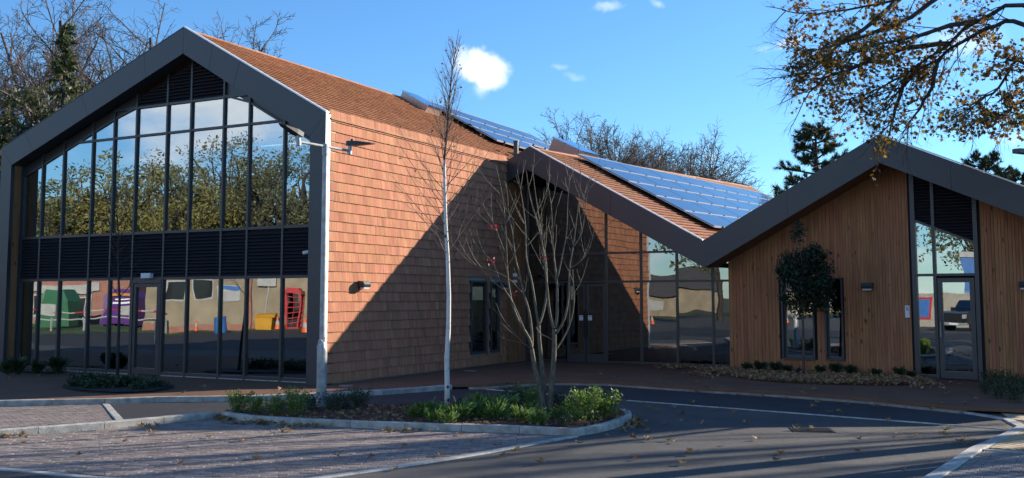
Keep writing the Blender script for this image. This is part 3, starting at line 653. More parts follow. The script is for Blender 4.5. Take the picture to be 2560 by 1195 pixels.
def ridge(pts_a, pts_b, nseg, rad=.11, m='rooftile'):
    a, b_ = V(pts_a) - V((0,0,.02)), V(pts_b) - V((0,0,.02))
    for k in range(nseg):
        p, q = a + (b_ - a) * (k / nseg + .0002), a + (b_ - a) * ((k + 1) / nseg - .0002)
        d = (q - p).normalized(); s = d.cross(V((0, 0, 1))).normalized(); up = s.cross(d)
        mb = MB(); sec = [(-rad, -.075), (-rad * .65, -.005), (0, .025), (rad * .65, -.005), (rad, -.075), (rad * .6, -.04), (0, -.01), (-rad * .6, -.04)]
        dz = rng.uniform(-.002, .002)
        mb.prism([p + s * x + up * (y + dz) for x, y in sec], q - p); part('ridge_tile', mb, m)
ridge((XR, .12, ZA - .0), (XR, LA, ZA - .0), 66)
# --- the two right-hand gables: fascia
SV, ZV, SA2, ZA2, S1, ZP = 6.093, 3.304, 10.478, 5.612, .789, 6.19
SE, ZE = 16.6, 2.70
def fas(top, bot, joints=1):
    for k in range(joints):
        a, b_ = k / joints, (k + 1) / joints; g_ = .003
        t0, t1 = V(top[0]).lerp(V(top[1]), a), V(top[0]).lerp(V(top[1]), b_); u0, u1 = V(bot[0]).lerp(V(bot[1]), a), V(bot[0]).lerp(V(bot[1]), b_)
        d = (t1 - t0).normalized() * (g_ if joints > 1 else 0)
        if k == 0 : d0 = V((0, 0, 0))
        else: d0 = d
        d1 = V((0, 0, 0)) if k == joints - 1 else d
        mb = MB(FR); mb.prism([t0 + d0, t1 - d1, u1 - d1, u0 + d0], (0, .16, 0)); part('fascia_panel', mb, 'dark')
def z3(s, z): return (s, 0, z)
fas((z3(.005, 5.842), z3(S1, ZP)), (z3(.005, 5.215), z3(.72, 5.522)))
fas((z3(S1, ZP), z3(SV, ZV)), (z3(.72, 5.522), z3(6.121, 2.614)), 2)
fas((z3(SV, ZV), z3(SA2, ZA2)), (z3(6.121, 2.614), z3(10.50, 4.951)), 2)
fas((z3(SA2, ZA2), z3(SE, ZE)), (z3(10.50, 4.951), z3(SE, 2.03)), 4)
mb = MB(FR); mb.prism([z3(S1, ZP + .01), z3(SV - .02, ZV + .012), z3(SV - .02, ZV + .04), z3(S1, ZP + .04)], (0, .11, 0)); part('verge_trim', mb, 'alu')
mb = MB(FR); mb.prism([z3(SA2, ZA2 + .01), z3(SE, ZE + .012), z3(SE, ZE + .04), z3(SA2, ZA2 + .04)], (0, .11, 0)); part('verge_trim', mb, 'alu')
# soffits behind the fascias
def sof(p, q, t1, m, n=1):
    for k in range(n):
        t0_, t1_ = .16 + (t1 - .16) * k / n + .004, .16 + (t1 - .16) * (k + 1) / n - .004
        mb = MB(FR); mb.prism([(p[0], t0_, p[1]), (q[0], t0_, q[1]), (q[0], t0_, q[1] + .05), (p[0], t0_, p[1] + .05)], (0, t1_ - t0_, 0)); part('soffit_board', mb, m)
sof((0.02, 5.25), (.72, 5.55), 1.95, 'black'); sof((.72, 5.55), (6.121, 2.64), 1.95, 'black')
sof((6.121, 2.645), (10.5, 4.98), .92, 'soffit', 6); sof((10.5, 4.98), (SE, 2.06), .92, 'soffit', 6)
# --- roof slabs of the second gable; its rows run a little off square, as its ridge does
t_end = 21.84
RB0, RB1 = BC(S1, -.0, ZP), BC(-1.03, t_end, 7.18)
slB = (ZP - ZV) / (SV - S1)
rowdir = (BC(.30, 21., ZV + slB * (SV - .30)) - BC(.9865, 2.2748, ZV + slB * (SV - .9865))).normalized()
dB = V((DD.x, DD.y, -slB)).normalized(); nB = rowdir.cross(dB).normalized()
if nB.z < 0: nB = -nB
val1 = BC(SV, t_end, ZV)
mb = MB(); mb.prism([p - nB * .05 for p in (RB0 + NN * .16, BC(SV + .02, .16, ZV), val1, RB1)], -nB * .15); part('roof', mb, 'black')
mb = MB(); Lp = [V((.0, RB0.y + .3, 5.85)), V((.0, RB1.y, 6.4))]
mb.face([RB0 + NN * .16, RB1, Lp[1], Lp[0]]); part('roof', mb, 'rooftile')
lenB = (BC(SV, 0, ZV) - BC(S1, 0, ZP)).length; NCB = int(lenB / .2)
gB = lenB / NCB
def keepB(a, c): return True
rdir = (RB1 - RB0).normalized()
mb_org = RB0 + NN * .1 - nB * .03
def LB(c): return 21.6 - c * .0
roof_courses('roof_tiles', mb_org, rowdir, dB, nB, LB, NCB, gB, .19)
# upper sliver between the square-set courses and the true ridge
mb = MB()
for c in range(6):
    t0_ = 3.0 + c * 3.6; top = RB0 + NN * .1 + dB * (-c * gB) ; 
    a = RB0 + NN * .1 - nB * .03 - dB * (c * gB) + rowdir * t0_; b2 = RB0 + NN * .1 - nB * .03 - dB * (c * gB) + rowdir * 21.6
    mb.prism([a + nB * .03, b2 + nB * .03, b2 - dB * gB + nB * .008, a - dB * gB + nB * .008], -nB * .02)
part('roof_tile_courses', mb, 'rooftile')
ridge(RB0 + V((0, .15, 0)), RB1, 50, .10)
# gable three roof (turned away from the camera)
mb = MB(FR); mb.prism([(SV, .02, ZV), (SA2, .02, ZA2), (SA2, .02, ZA2 - .18), (SV, .02, ZV - .2)], (0, 18, 0)); part('roof', mb, 'rooftile')
mb = MB(FR); mb.prism([(SA2, .02, ZA2), (SE, .02, ZE), (SE, .02, ZE - .2), (SA2, .02, ZA2 - .18)], (0, 18, 0)); part('roof', mb, 'rooftile')
mb = MB(FR); mb.prism([(SE - .2, .3, 0), (SE - .2, 18, 0), (SE - .2, 18, 2.6), (SE - .2, .3, 2.6)], (.2, 0, 0)); part('wall', mb, 'wall')
mb = MB(FR); mb.prism([(-.6, 21.6, 0), (SE, 21.6, 0), (SE, 21.6, 2.5), (SV, 21.6, 3.1), (-.6, 21.6, 6.8)], (0, .2, 0)); part('wall', mb, 'wall')
# --- glazed wall of the second gable
TB = 0.0
def sofB(sg):
    s = (FG @ V((sg, 0, 0)) - OO).dot(DD)
    return 5.55 + (s - .72) * (2.64 - 5.55) / (6.121 - .72) if s > .72 else 5.25 + (s / .72) * .3
SM = [.03, 1.328, 2.604, 3.666, 4.724, 5.739, 6.33]
for i, s in enumerate(SM):
    if i == 1: continue
    mb = MB(FG); hw = .03; mb.prism([(s - hw, TB - .05, 0), (s + hw, TB - .05, 0), (s + hw, TB - .05, sofB(s + hw) + .03), (s - hw, TB - .05, sofB(s - hw) + .03)], (0, .14, 0)); part('mullion', mb, 'frame')
ZB1, ZB2 = 2.318, 3.138
for (a, b_, z) in ((.03, 6.33, .04), (.03, 6.33, ZB1), (.03, 6.33, ZB2)):
    if z == .04: segs = [(a, 1.328), (2.604, b_)]
    else: segs = [(a, b_)]
    for p, q in segs: mb = MB(FG); mb.box(p, q, TB - .045, TB + .085, z - .028, z + .028); part('transom', mb, 'frame')
def paneB(s0, s1, za, zb):
    q = [V((s0 + .03, TB - .008, za)), V((s1 - .03, TB - .008, za)), V((s1 - .03, TB - .008, zb)), V((s0 + .03, TB - .008, zb))]
    za_, zb_ = sofB(s0 + .03), sofB(s1 - .03); k = (za_ - zb_) / (s1 - s0 - .06); q = clip(q, V((k, 0, 1)), za_ + k * (s0 + .03))
    ta, tb = rng.uniform(-.003, .003), rng.uniform(-.0025, .0025)
    if len(q) > 2: mb = MB(FG); mb.prism([p + V((0, (p.x - q[0].x) * ta + (p.z - q[0].z) * tb, 0)) for p in q], (0, .016, 0)); part('glass_pane', mb, 'glassB')
for i in range(len(SM) - 1):
    s0, s1 = SM[i], SM[i + 1]
    if i not in (0, 1): paneB(s0, s1, .07, ZB1 - .03)
    if i == 0: paneB(s0, 1.328, .07, ZB1 - .03); paneB(s0, 2.604, ZB1 + .03, ZB2 - .03); paneB(s0, 2.604, ZB2 + .03, 6)
    elif i > 1: paneB(s0, s1, ZB1 + .03, ZB2 - .03); paneB(s0, s1, ZB2 + .03, 6)
for d0, d1 in ((1.36, 1.955), (1.975, 2.575)):       # double entrance door
    f = MB(FG); t = .07
    for a in ((d0, d0 + t, .01, ZB1 - .05), (d1 - t, d1, .01, ZB1 - .05), (d0 + t, d1 - t, .01, .25), (d0 + t, d1 - t, ZB1 - .12, ZB1 - .05)): f.box(a[0], a[1], TB - .05, TB + .03, a[2], a[3])
    D_ = part('door', f, 'dark', label='dark glazed leaf of the double entrance door')
    mb = MB(FG); mb.box(d0 + t, d1 - t, TB - .012, TB + .004, .25, ZB1 - .12); part('glass_pane', mb, 'glassB', D_)
    hx = d1 - .035 if d0 < 1.6 else d0 + .035
    mb = MB(FG); mb.tube([(hx, TB - .1, .7), (hx, TB - .1, 1.5)], .016, 8); mb.tube([(hx, TB - .1, .75), (hx, TB - .04, .75)], .01, 6); mb.tube([(hx, TB - .1, 1.45), (hx, TB - .04, 1.45)], .01, 6); part('handle', mb, 'iron', D_)
TB = 1.6
mb = MB(FR); mb.box(-.3, 6.2, 1.98, 8, -.02, .015); part('floor', mb, 'infloor')
mb = MB(FR); mb.box(-.3, 6.2, 8, 8.1, 0, 2.6); part('inner_wall', mb, 'inwall')
mb = MB(FR); mb.box(3.2, 3.3, 4.2, 8, 0, 4); part('inner_wall', mb, 'white')
mb = MB(FR); mb.box(-.1, 6.2, 2.1, 8, 2.52, 2.60); part('ceiling', mb, 'white')
# --- timber gable: boards one by one, cut round the openings
TC = .92
def topC(s): return 2.645 + (s - 6.121) * (4.98 - 2.645) / (10.5 - 6.121) if s < 10.5 else 4.98 - (s - 10.5) * (4.98 - 2.06) / (SE - 10.5)
OPN = [(7.80, 8.62, .335, 2.33), (8.87, 9.32, .345, 2.34), (10.93, 12.36, -.1, 9)]
s = 6.408; bw = .098
while s < 14.4:
    bw = (.094, .062, .094, .078)[int(s * 1000) % 4]; a, b_ = s + .0028, s + bw - .0028; s += bw; zs = [(0.02, None)]
    m_ = (a + b_) / 2; segs = [(.02, None)]
    for o0, o1, z0, z1 in OPN:
        if o0 - .03 < m_ < o1 + .03:
            segs = [] if z1 > 8 else [(.02, z0), (z1, None)]
    for z0, z1 in segs:
        mb = MB(FR); dt = rng.uniform(-.003, .003); ta, tb = (topC(a), topC(b_)) if z1 is None else (z1, z1)
        mb.prism([(a, TC + dt - .022, z0), (b_, TC + dt - .022, z0), (b_, TC + dt - .022, tb), (a, TC + dt - .022, ta)], (0, .02, 0)); part('timber_board', mb, 'timber')
mb = MB(FR); mb.box(6.415, 6.45, TC + .02, 1.92, 0, 2.66); part('wall', mb, 'wall')
mb = MB(FR)
for o in ((6.46, 7.80, 0), (8.62, 8.87, 0), (9.32, 10.93, 0), (12.36, 16.5, 0)): mb.prism([(o[0], TC + .006, 0), (o[1], TC + .006, 0), (o[1], TC + .006, topC(o[1])), (o[0], TC + .006, topC(o[0]))], (0, .2, 0))
for o in OPN[:2]: mb.box(o[0], o[1], TC + .006, TC + .2, 0, o[2]); mb.box(o[0], o[1], TC + .006, TC + .2, o[3], topC(o[0]))
part('wall', mb, 'black')
for k in range(9): mb = MB(FR); t0_ = TC + .0 + k * .107; mb.box(6.392, 6.414, t0_ - .02, t0_ + .083, .02, topC(6.42)); part('timber_board', mb, 'timber')
for o0, o1, z0, z1 in OPN[:2]:
    f = MB(FR); t = .035
    for a in ((o0, o0 + t, z0, z1), (o1 - t, o1, z0, z1), (o0 + t, o1 - t, z0, z0 + t), (o0 + t, o1 - t, z1 - t, z1)): f.box(a[0], a[1], TC - .09, TC + .12, a[2], a[3])
    f.box(o0 + t, o0 + t + .04, TC + .02, TC + .12, z0 + t, z1 - t); f.box(o1 - t - .04, o1 - t, TC + .02, TC + .12, z0 + t, z1 - t); f.box(o0 + t + .04, o1 - t - .04, TC + .02, TC + .12, z0 + t, z0 + t + .05)
    wf = part('window', f, 'dark'); mb = MB(FR); mb.box(o0 + t + .04, o1 - t - .04, TC + .06, TC + .075, z0 + t + .05, z1 - t); part('glass_pane', mb, 'glassA', wf)
s0, s1 = 10.93, 12.36; sm = 11.42
def slz(s): return 3.63 - (s - 11.05) * .435
f = MB(FR)
for a, b_ in ((s0, s0 + .10), (s1 - .09, s1)): f.prism([(a, TC - .06, 0), (b_, TC - .06, 0), (b_, TC - .06, topC(b_) + .02), (a, TC - .06, topC(a) + .02)], (0, .16, 0))
f.prism([(sm - .035, TC - .05, 0), (sm + .035, TC - .05, 0), (sm + .035, TC - .05, topC(sm) + .02), (sm - .035, TC - .05, topC(sm) + .02)], (0, .14, 0))
f.box(s0 + .1, s1 - .09, TC - .048, TC + .088, 2.345, 2.405)
f.prism([(s0 + .1, TC - .046, slz(s0 + .1) - .03), (s1 - .09, TC - .046, slz(s1 - .09) - .03), (s1 - .09, TC - .046, slz(s1 - .09) + .03), (s0 + .1, TC - .046, slz(s0 + .1) + .03)], (0, .13, 0))
f.box(s0 + .1, sm - .035, TC - .045, TC + .08, 0.01, .09)
DW = part('door_screen', f, 'frame', label='tall dark glazed screen with door in the timber gable')
for a, b_ in ((s0 + .1, sm - .035), (sm + .035, s1 - .09)):
    mb = MB(FR); mb.prism([(a, TC + .01, 2.405), (b_, TC + .01, 2.405), (b_, TC + .01, slz(b_) - .03), (a, TC + .01, slz(a) - .03)], (0, .014, 0)); part('glass_pane', mb, 'glassA', DW)
    mb = MB(FR); mb.prism([(a, TC + .05, slz(a) + .03), (b_, TC + .05, slz(b_) + .03), (b_, TC + .05, topC(b_)), (a, TC + .05, topC(a))], (0, .03, 0)); lp = part('louvre_panel', mb, 'black')
    z = slz(b_) + .03
    while z < topC(a) - .03:
        lo, hi = a, b_
        if z < slz(a) + .03: lo = a + (slz(a) + .03 - z) / .435
        kk = (4.98 - 2.06) / (SE - 10.5)
        if z + .06 > topC(hi): hi = hi - (z + .06 - topC(hi)) / kk
        if hi - lo > .05: mb = MB(FR); mb.prism([(lo, TC - .03, z), (lo, TC - .027, z - .01), (lo, TC + .05, z + .045), (lo, TC + .05, z + .058)], (hi - lo, 0, 0)); part('louvre_slat', mb, 'louvre', lp)
        z += .0745
mb = MB(FR); mb.box(s0 + .1, sm - .035, TC + .01, TC + .024, .09, 2.345); part('glass_pane', mb, 'glassA', DW)
l0, l1, t = sm + .05, s1 - .11, .10
f = MB(FR)
for a in ((l0, l0 + t, .02, 2.30), (l1 - t, l1, .02, 2.30), (l0 + t, l1 - t, .02, .19), (l0 + t, l1 - t, 2.2, 2.30)): f.box(a[0], a[1], TC - .04, TC + .03, a[2], a[3])
D_ = part('door', f, 'frame', label='dark glazed door in the timber gable'); mb = MB(FR); mb.box(l0 + t, l1 - t, TC - .0, TC + .014, .19, 2.2); part('glass_pane', mb, 'glassA', D_)
mb = MB(FR); mb.tube([(l0 + .05, TC - .1, .95), (l0 + .05, TC - .1, 1.3)], .012, 8); mb.tube([(l0 + .05, TC - .1, 1.0), (l0 + .05, TC - .03, 1.0)], .009, 6); mb.tube([(l0 + .05, TC - .1, 1.25), (l0 + .05, TC - .03, 1.25)], .009, 6); part('handle', mb, 'galv', D_)
mb = MB(FR); mb.box(6.5, 14.5, 5, 5.1, 0, 3.5); part('inner_wall', mb, 'inwall')
mb = MB(FR); mb.box(6.5, 14.5, TC + .25, 5, -.02, .01); part('floor', mb, 'infloor')
mb = MB(); fl = V((-.45, 9.8, 0)); mb.tube([(fl.x, fl.y, 5.9), (fl.x, fl.y, 6.62)], .075, 12); mb.tube([(fl.x, fl.y, 6.62), (fl.x, fl.y, 6.66)], .085, 12); part('flue', mb, 'dark')

# ------------------------------------------------------------------ solar panels and rooflights
def panel_meshes(L, Wd):
    f = MB(); t = .035; h = .045
    f.box(0, L, 0, t, 0, h); f.box(0, L, Wd - t, Wd, 0, h); f.box(0, .015, t, Wd - t, 0, h * .5); f.box(L - .015, L, t, Wd - t, 0, h * .5)
    fm = f.mesh('panel_frame'); fm.materials.append(MT['panelframe'])
    c = MB(); c.box(.015, L - .015, t, Wd - t, .006, h - .006); cm = c.mesh('panel_cells'); cm.materials.append(MT['cells'])
    k = MB()
    k.box(-.02, .02, -.03, .02, -.07, h + .02)
    km = k.mesh('clamp'); km.materials.append(MT['iron'])
    return fm, cm, km
def array(org, ea, ed, en, rows, L, Wd, group, labelf):
    fm, cm, km = panel_meshes(L - .02, Wd - .025)
    en = ea.cross(-ed).normalized(); 
    if en.z < 0: en = -en
    for r, n in enumerate(rows):
        for c in range(n):
            p = org + ea * (c * L) + ed * (r * Wd) + en * .12
            x, y = ea.normalized(), ed.normalized(); z = x.cross(y)
            if z.z < 0: y = -y; z = x.cross(y); p = p + ed * (Wd - .025)
            m = Matrix((x, y, z)).transposed()
            q = thing('solar_panel', labelf(r, c), 'solar panel', p, group); q.rotation_euler = m.to_euler()
            for nm, me, x_ in (('panel_frame', fm, 0), ('panel_cells', cm, 0), ('clamp', km, L * .25), ('clamp', km, L * .75)):
                o = bpy.data.objects.new(nm, me); COL.objects.link(o); o.parent = q; o.location = (x_, 0, 0)
ordn = ['top', 'second', 'third', 'fourth', 'bottom']; num = ['first', 'second', 'third', 'fourth', 'fifth', 'sixth', 'seventh', 'eighth']
array(BC(.985, 2.27, ZV + slB * (SV - .985)), rowdir, dB, nB, [7, 7, 6, 5, 3], 2.44, 1.005, 'solar panels on the lower right roof',
      lambda r, c: f'blue solar panel on the lower roof, {ordn[r]} row, {num[c]} from the left')
array(V((-4.22, 10.4, ZA - (-4.22 - XR) * mA)), V((0, 1, 0)), dA, nA, [4, 4, 2], 1.95, 1.05, 'solar panels on the upper left roof',
      lambda r, c: f'blue solar panel on the tall roof, {["top","middle","bottom"][r]} row, {num[c]} from the left')
def rooflight(label, o, ea, ed, h=.28, L=1., Wd=1.2):
    en = ea.cross(-ed).normalized()
    if en.z < 0: en = -en
    t = thing('rooflight', label, 'rooflight', o)
    def q(a, d, z): return o + ea * a + ed * d + en * z
    m = MB()
    for a0, a1, d0, d1 in ((0, .05, 0, Wd), (L - .05, L, 0, Wd), (.05, L - .05, 0, .05), (.05, L - .05, Wd - .05, Wd)):
        m.prism([q(a0, d0, -.25), q(a1, d0, -.25), q(a1, d1, -.25), q(a0, d1, -.25)], en * (h + .25))
    m.build('upstand', MT['rooflight'], t)
    m = MB(); m.prism([q(-.03, -.03, h + .003), q(L + .03, -.03, h + .003), q(L + .03, Wd + .03, h + .003), q(-.03, Wd + .03, h + .003)], en * .04); m.build('glazing', MT['roofglass'], t)
rooflight('pale boxy rooflight on the tall roof near its ridge left of the panels', V((-4.2, 9.0, ZA - .07)), V((0, 1, 0)), dA, .20, .85, 1.1)
rooflight('pale boxy rooflight standing above the lower roof beside its panels', BC(-.62, 3.3, 6.72), NN, V((DD.x, DD.y, -.50)).normalized(), .30, 1.1, 1.2)
rooflight('low pale rooflight just behind the lower roof ridge', BC(-.35, 5.2, 6.40), NN, V((DD.x, DD.y, -.50)).normalized(), .22, 2.0, .8)
# cable loop hanging from the panels
b = MB(); b.tube([V((-2.6, 10.4, 7.42)), V((-2.35, 10.25, 7.42)), V((-2.1, 10.2, 7.2)), V((-1.9, 10.4, 7.0)), V((-1.75, 10.8, 6.98))], .018, 6)
tag(b.build('cable', MT['iron'], base=(-2.6, 10.4, 7.42)), 'dark cable loop hanging from the upper solar panels', 'cable')

# ------------------------------------------------------------------ lamps, cameras, signs on the walls
def wall_lamp(label, p, out, along, lit=False):
    t = thing('wall_lamp', label, 'wall lamp', p, 'wall lamps'); up = V((0, 0, 1))
    b = MB(); b.prism([p - along * .1 - up * .09, p + along * .1 - up * .09, p + along * .1 + up * .09, p - along * .1 + up * .09], out * .02); b.build('back_plate', MT['dark'], t)
    q = p + out * .021; b = MB()
    prof = [(0, -.02), (0, .09), (.13, .075), (.17, .01), (.15, -.05), (.05, -.06)]
    b.prism([q - along * .125 + out * a + up * z for a, z in prof], along * .25); b.build('housing', MT['dark'], t)
    b = MB(); b.prism([q - along * .1 + out * a + up * z for a, z in ((.03, -.061), (.14, -.056), (.13, -.09), (.04, -.09))], along * .2); b.build('lens', MT['white'], t)
wall_lamp('black wall lamp on the sunlit tile wall', V((.035, 1.30, 2.15)), V((1, 0, 0)), V((0, 1, 0)))
wall_lamp('black wall lamp on the timber gable between the window and door', BC(9.92, TC - .025, 2.12), -NN, DD)
wall_lamp('black wall lamp at the right edge on the timber gable', BC(13.30, TC - .025, 2.12), -NN, DD)
wall_lamp('small black lamp on the tile wall inside the porch', V((.035, 7.98, 2.2)), V((1, 0, 0)), V((0, 1, 0)))
t = thing('emergency_light', 'white box light above the door of the glass gable', 'emergency light', (-5.64, .36, 2.4))
b = MB(); b.box(-5.80, -5.48, .27, .365, 2.34, 2.46); b.build('housing', MT['white'], t); b = MB(); b.box(-5.78, -5.50, .255, .269, 2.355, 2.44); b.build('diffuser', MT['paper'], t)
def cctv(label, p, out, aim):
    t = thing('security_camera', label, 'security camera', p)
    b = MB(); b.tube([p, p + out * .06], .045, 10); b.build('mount', MT['white'], t)
    b = MB(); e = p + out * .05; b.tube([e, e + out * .06 + V((0, 0, .02))], .018, 8); b.build('arm', MT['white'], t)
    a = V(aim).normalized(); c = e + out * .07 + V((0, 0, .02)); b = MB(); b.tube([c - a * .04, c + a * .2], .042, 10); b.build('body', MT['white'], t)
    b = MB(); b.tube([c + a * .2, c + a * .215], .034, 10); b.build('lens', MT['black'], t)
cctv('white bullet security camera on the louvres beside the corner column', V((-.52, .36, 2.86)), V((0, -1, 0)), (-.8, -.5, -.22))
for k, z in enumerate((2.52, 2.33)):
    p = V((.0, TR + .42, z)); t = thing('security_camera', ('upper' if k == 0 else 'lower') + ' white dome camera on the timber wall inside the porch', 'security camera', p)
    b = MB(); b.tube([p, p + V((.05, 0, 0))], .06, 12); b.build('base', MT['white'], t); b = MB(); b.sphere(p + V((.07, 0, 0)), .055); b.build('dome', MT['white'], t, smooth=True)
for k, s in enumerate((1.755, 2.035)):
    TB = 0.0; p = FG @ V((s, -.055, 1.28)); t = thing('door_notice', ('left' if k == 0 else 'right') + ' white paper notice on the dark entrance doors', 'notice', p)
    b = MB(FG); b.box(s, s + .125, TB - .053, TB - .0505, 1.21, 1.355); b.build('sheet', MT['paper'], t)
    b = MB(FG)
    b.box(s + .02, s + .105, TB - .0545, TB - .0532, 1.32, 1.333); b.box(s + .035, s + .085, TB - .0545, TB - .0532, 1.30, 1.308); b.box(s + .02, s + .07, TB - .0545, TB - .0532, 1.25, 1.256); b.build('print', MT['black'], t)
p = BC(10.80, TC - .025, 1.52); t = thing('entry_panel', 'white intercom panel on the boards left of the timber gable door', 'intercom', p)
b = MB(FR); b.box(10.745, 10.845, TC - .055, TC - .02, 1.39, 1.67); b.build('housing', MT['white'], t)
b = MB(FR); b.box(10.765, 10.825, TC - .06, TC - .0552, 1.55, 1.65); b.build('screen', MT['galv'], t)
# globe pendant and plinths seen through the glass
c = BC(5.62, 2.9, 2.08); t = thing('pendant_lamp', 'pale globe pendant lamp hanging inside behind the glass', 'lamp', c); b = MB(); b.sphere(c, .2, 16, 10); b.build('globe', mat('pale glass globe', (.8, .75, .55), .3), t, smooth=True)
b = MB(); b.tube([c + V((0, 0, .2)), c + V((0, 0, .42))], .008, 5); b.build('cord', MT['black'], t)
for s, t_, w_, h, d in ((3.75, 3.3, .28, .95, .3), (2.9, 3.6, .2, .55, .3)):
    c = BC(s, t_, .015); t = thing('reception_unit', ('tall' if h > .8 else 'low') + ' pale stand inside the glazed lobby', 'stand', c)
    b = MB(FR); b.box(s, s + w_, t_, t_ + d, .015, h); b.build('cabinet', MT['white'], t); b = MB(FR); b.box(s - .02, s + w_ + .02, t_ - .02, t_ + d + .02, h, h + .03); b.build('top', MT['green'], t)
lm = bpy.data.materials.new('lit strip light'); lm.use_nodes = True; lm.node_tree.nodes['Principled BSDF'].inputs['Emission Color'].default_value = (1, .97, .9, 1); lm.node_tree.nodes['Principled BSDF'].inputs['Emission Strength'].default_value = 2.5
for k, (x, y, z) in enumerate(((-4.2, 3.4, 5.95), (-4.1, 5.2, 6.0), (-2.4, 3.6, 6.0))):
    t = thing('strip_light', ['nearest', 'middle', 'farthest'][k if k < 2 else 1] + ' lit white strip light inside the upper room' if k != 2 else 'lit white strip light inside the upper room nearest the corner', 'strip light', (x, y, z))
    b = MB(); b.box(x - .7, x + .7, y - .05, y + .05, z, z + .05); b.build('housing', MT['white'], t); b = MB(); b.box(x - .68, x + .68, y - .04, y + .04, z - .012, z - .001); b.build('diffuser', lm, t)

# ------------------------------------------------------------------ street lamps
def lamp_head(t, p, d, L=.46):
    d = V(d).normalized(); s = d.cross(V((0, 0, 1))).normalized(); u = s.cross(d)
    b = MB(); b.tube([p, p + V((0, 0, .2))], .036, 10); b.tube([p + V((0, 0, .0)), p + V((0, 0, .085))], .045, 10); h = b.build('lamp_bracket', MT['galv'], t)
    q = p + V((0, 0, .2)); b = MB()
    out = [(-.06, .06), (.1, .085), (L * .8, .07), (L, .02)]
    top = [q + d * a + s * w_ + u * (.045 if a < L * .7 else .02) for a, w_ in out] + [q + d * a - s * w_ + u * (.045 if a < L * .7 else .02) for a, w_ in out[::-1]]
    bot = [q + d * a + s * w_ * .95 + u * (-.035 if a < L * .5 else -.0) for a, w_ in out] + [q + d * a - s * w_ * .95 + u * (-.035 if a < L * .5 else -.0) for a, w_ in out[::-1]]
    n = b.add(bot + top); k = len(top); b.f.append(tuple(n + i for i in range(k - 1, -1, -1))); b.f.append(tuple(n + k + i for i in range(k)))
    for i in range(k): j = (i + 1) % k; b.f.append((n + i, n + j, n + k + j, n + k + i))
    hd = b.build('lamp_head', MT['dark'], t)
    b = MB(); b.lathe([(.022, 0), (.024, .03), (.012, .045)], q + d * .04 + u * .046, 8); b.build('photocell', MT['iron'], hd)
P0 = G(803, 1022, -.04); LT = thing('lamp_post', 'grey galvanised lamp post with two arms in the planted island', 'lamp post', P0)
TOP = 4.52
b = MB(); b.lathe([(.088, -.05), (.088, .98), (.084, 1.03), (.052, 1.13), (.050, 1.2), (.044, TOP + .02)], P0, 20); b.build('pole', MT['galv'], LT, smooth=False)
b = MB(); e = V((-P0.x + CAM.x, -P0.y + CAM.y, 0)).normalized(); sd_ = e.cross(V((0, 0, 1))); c = P0 + V((0, 0, .62)) + e * .086
b.prism([c - sd_ * .035 - V((0, 0, .26)), c + sd_ * .035 - V((0, 0, .26)), c + sd_ * .035 + V((0, 0, .26)), c - sd_ * .035 + V((0, 0, .26))], e * .006); b.build('access_door', MT['galv'], LT)
b = MB(); b.lathe([(.055, -.14), (.055, .06), (.05, .065), (.01, .07)], P0 + V((0, 0, TOP)), 12); b.build('collar', MT['galv'], LT)
hp = P0 + V((0, 0, TOP + .02)); ad = V((.10, 1, 0)).normalized()
for sgn in (-1, 1):
    b = MB(); b.tube([hp + ad * sgn * .05, hp + ad * sgn * (.62 if sgn < 0 else .60)], .024, 10); b.build('arm', MT['galv'], LT)
    lamp_head(LT, hp + ad * sgn * (.64 if sgn < 0 else .62) - V((0, 0, .07)), (ad.x * sgn, ad.y * sgn, .24) if sgn < 0 else (.75, .8, .03))
b = MB(); bb = P0 + V((0, 0, 1.22))
for k in range(5):
    a = k * 2.5; pr_ = [bb + V((math.cos(a) * .06, math.sin(a) * .06, -.02 * k)), bb + V((math.cos(a + .6) * .085, math.sin(a + .6) * .085, -.03 - .03 * k)), bb + V((math.cos(a) * .1, math.sin(a) * .1, -.10 - .02 * k))]
    b.tube(pr_, .006, 4)
tag(b.build('cable_ties', MT['white'], LT))
# lamp post standing right of the frame, only the tip of its head in view
P1 = at(2650, 745, 13); P1.z = -.1; L2 = thing('lamp_post', 'lamp post past the right edge, only its dark lamp head tip showing', 'lamp post', P1)
b = MB(); b.lathe([(.09, -.1), (.09, 1), (.05, 1.15), (.045, 4.3)], P1, 14); b.build('pole', MT['galv'], L2)
tipP = at(2537, 382, (P1 - CAM).dot(CF)); hd = V((tipP.x - P1.x, tipP.y - P1.y, 0)); 
b = MB(); b.tube([P1 + V((0, 0, 4.2)), V((P1.x, P1.y, tipP.z + .0))], .045, 10); b.build('neck', MT['dark'], L2)
b = MB(); d_ = hd.normalized(); s_ = d_.cross(V((0, 0, 1))); q0 = V((P1.x, P1.y, tipP.z))
b.prism([q0 - s_ * .09 - d_ * .1, q0 + d_ * (hd.length - .03) - s_ * .06, q0 + d_ * hd.length, q0 + d_ * (hd.length - .03) + s_ * .06, q0 + s_ * .09 - d_ * .1], (0, 0, .055)); b.build('lamp_head', MT['dark'], L2)

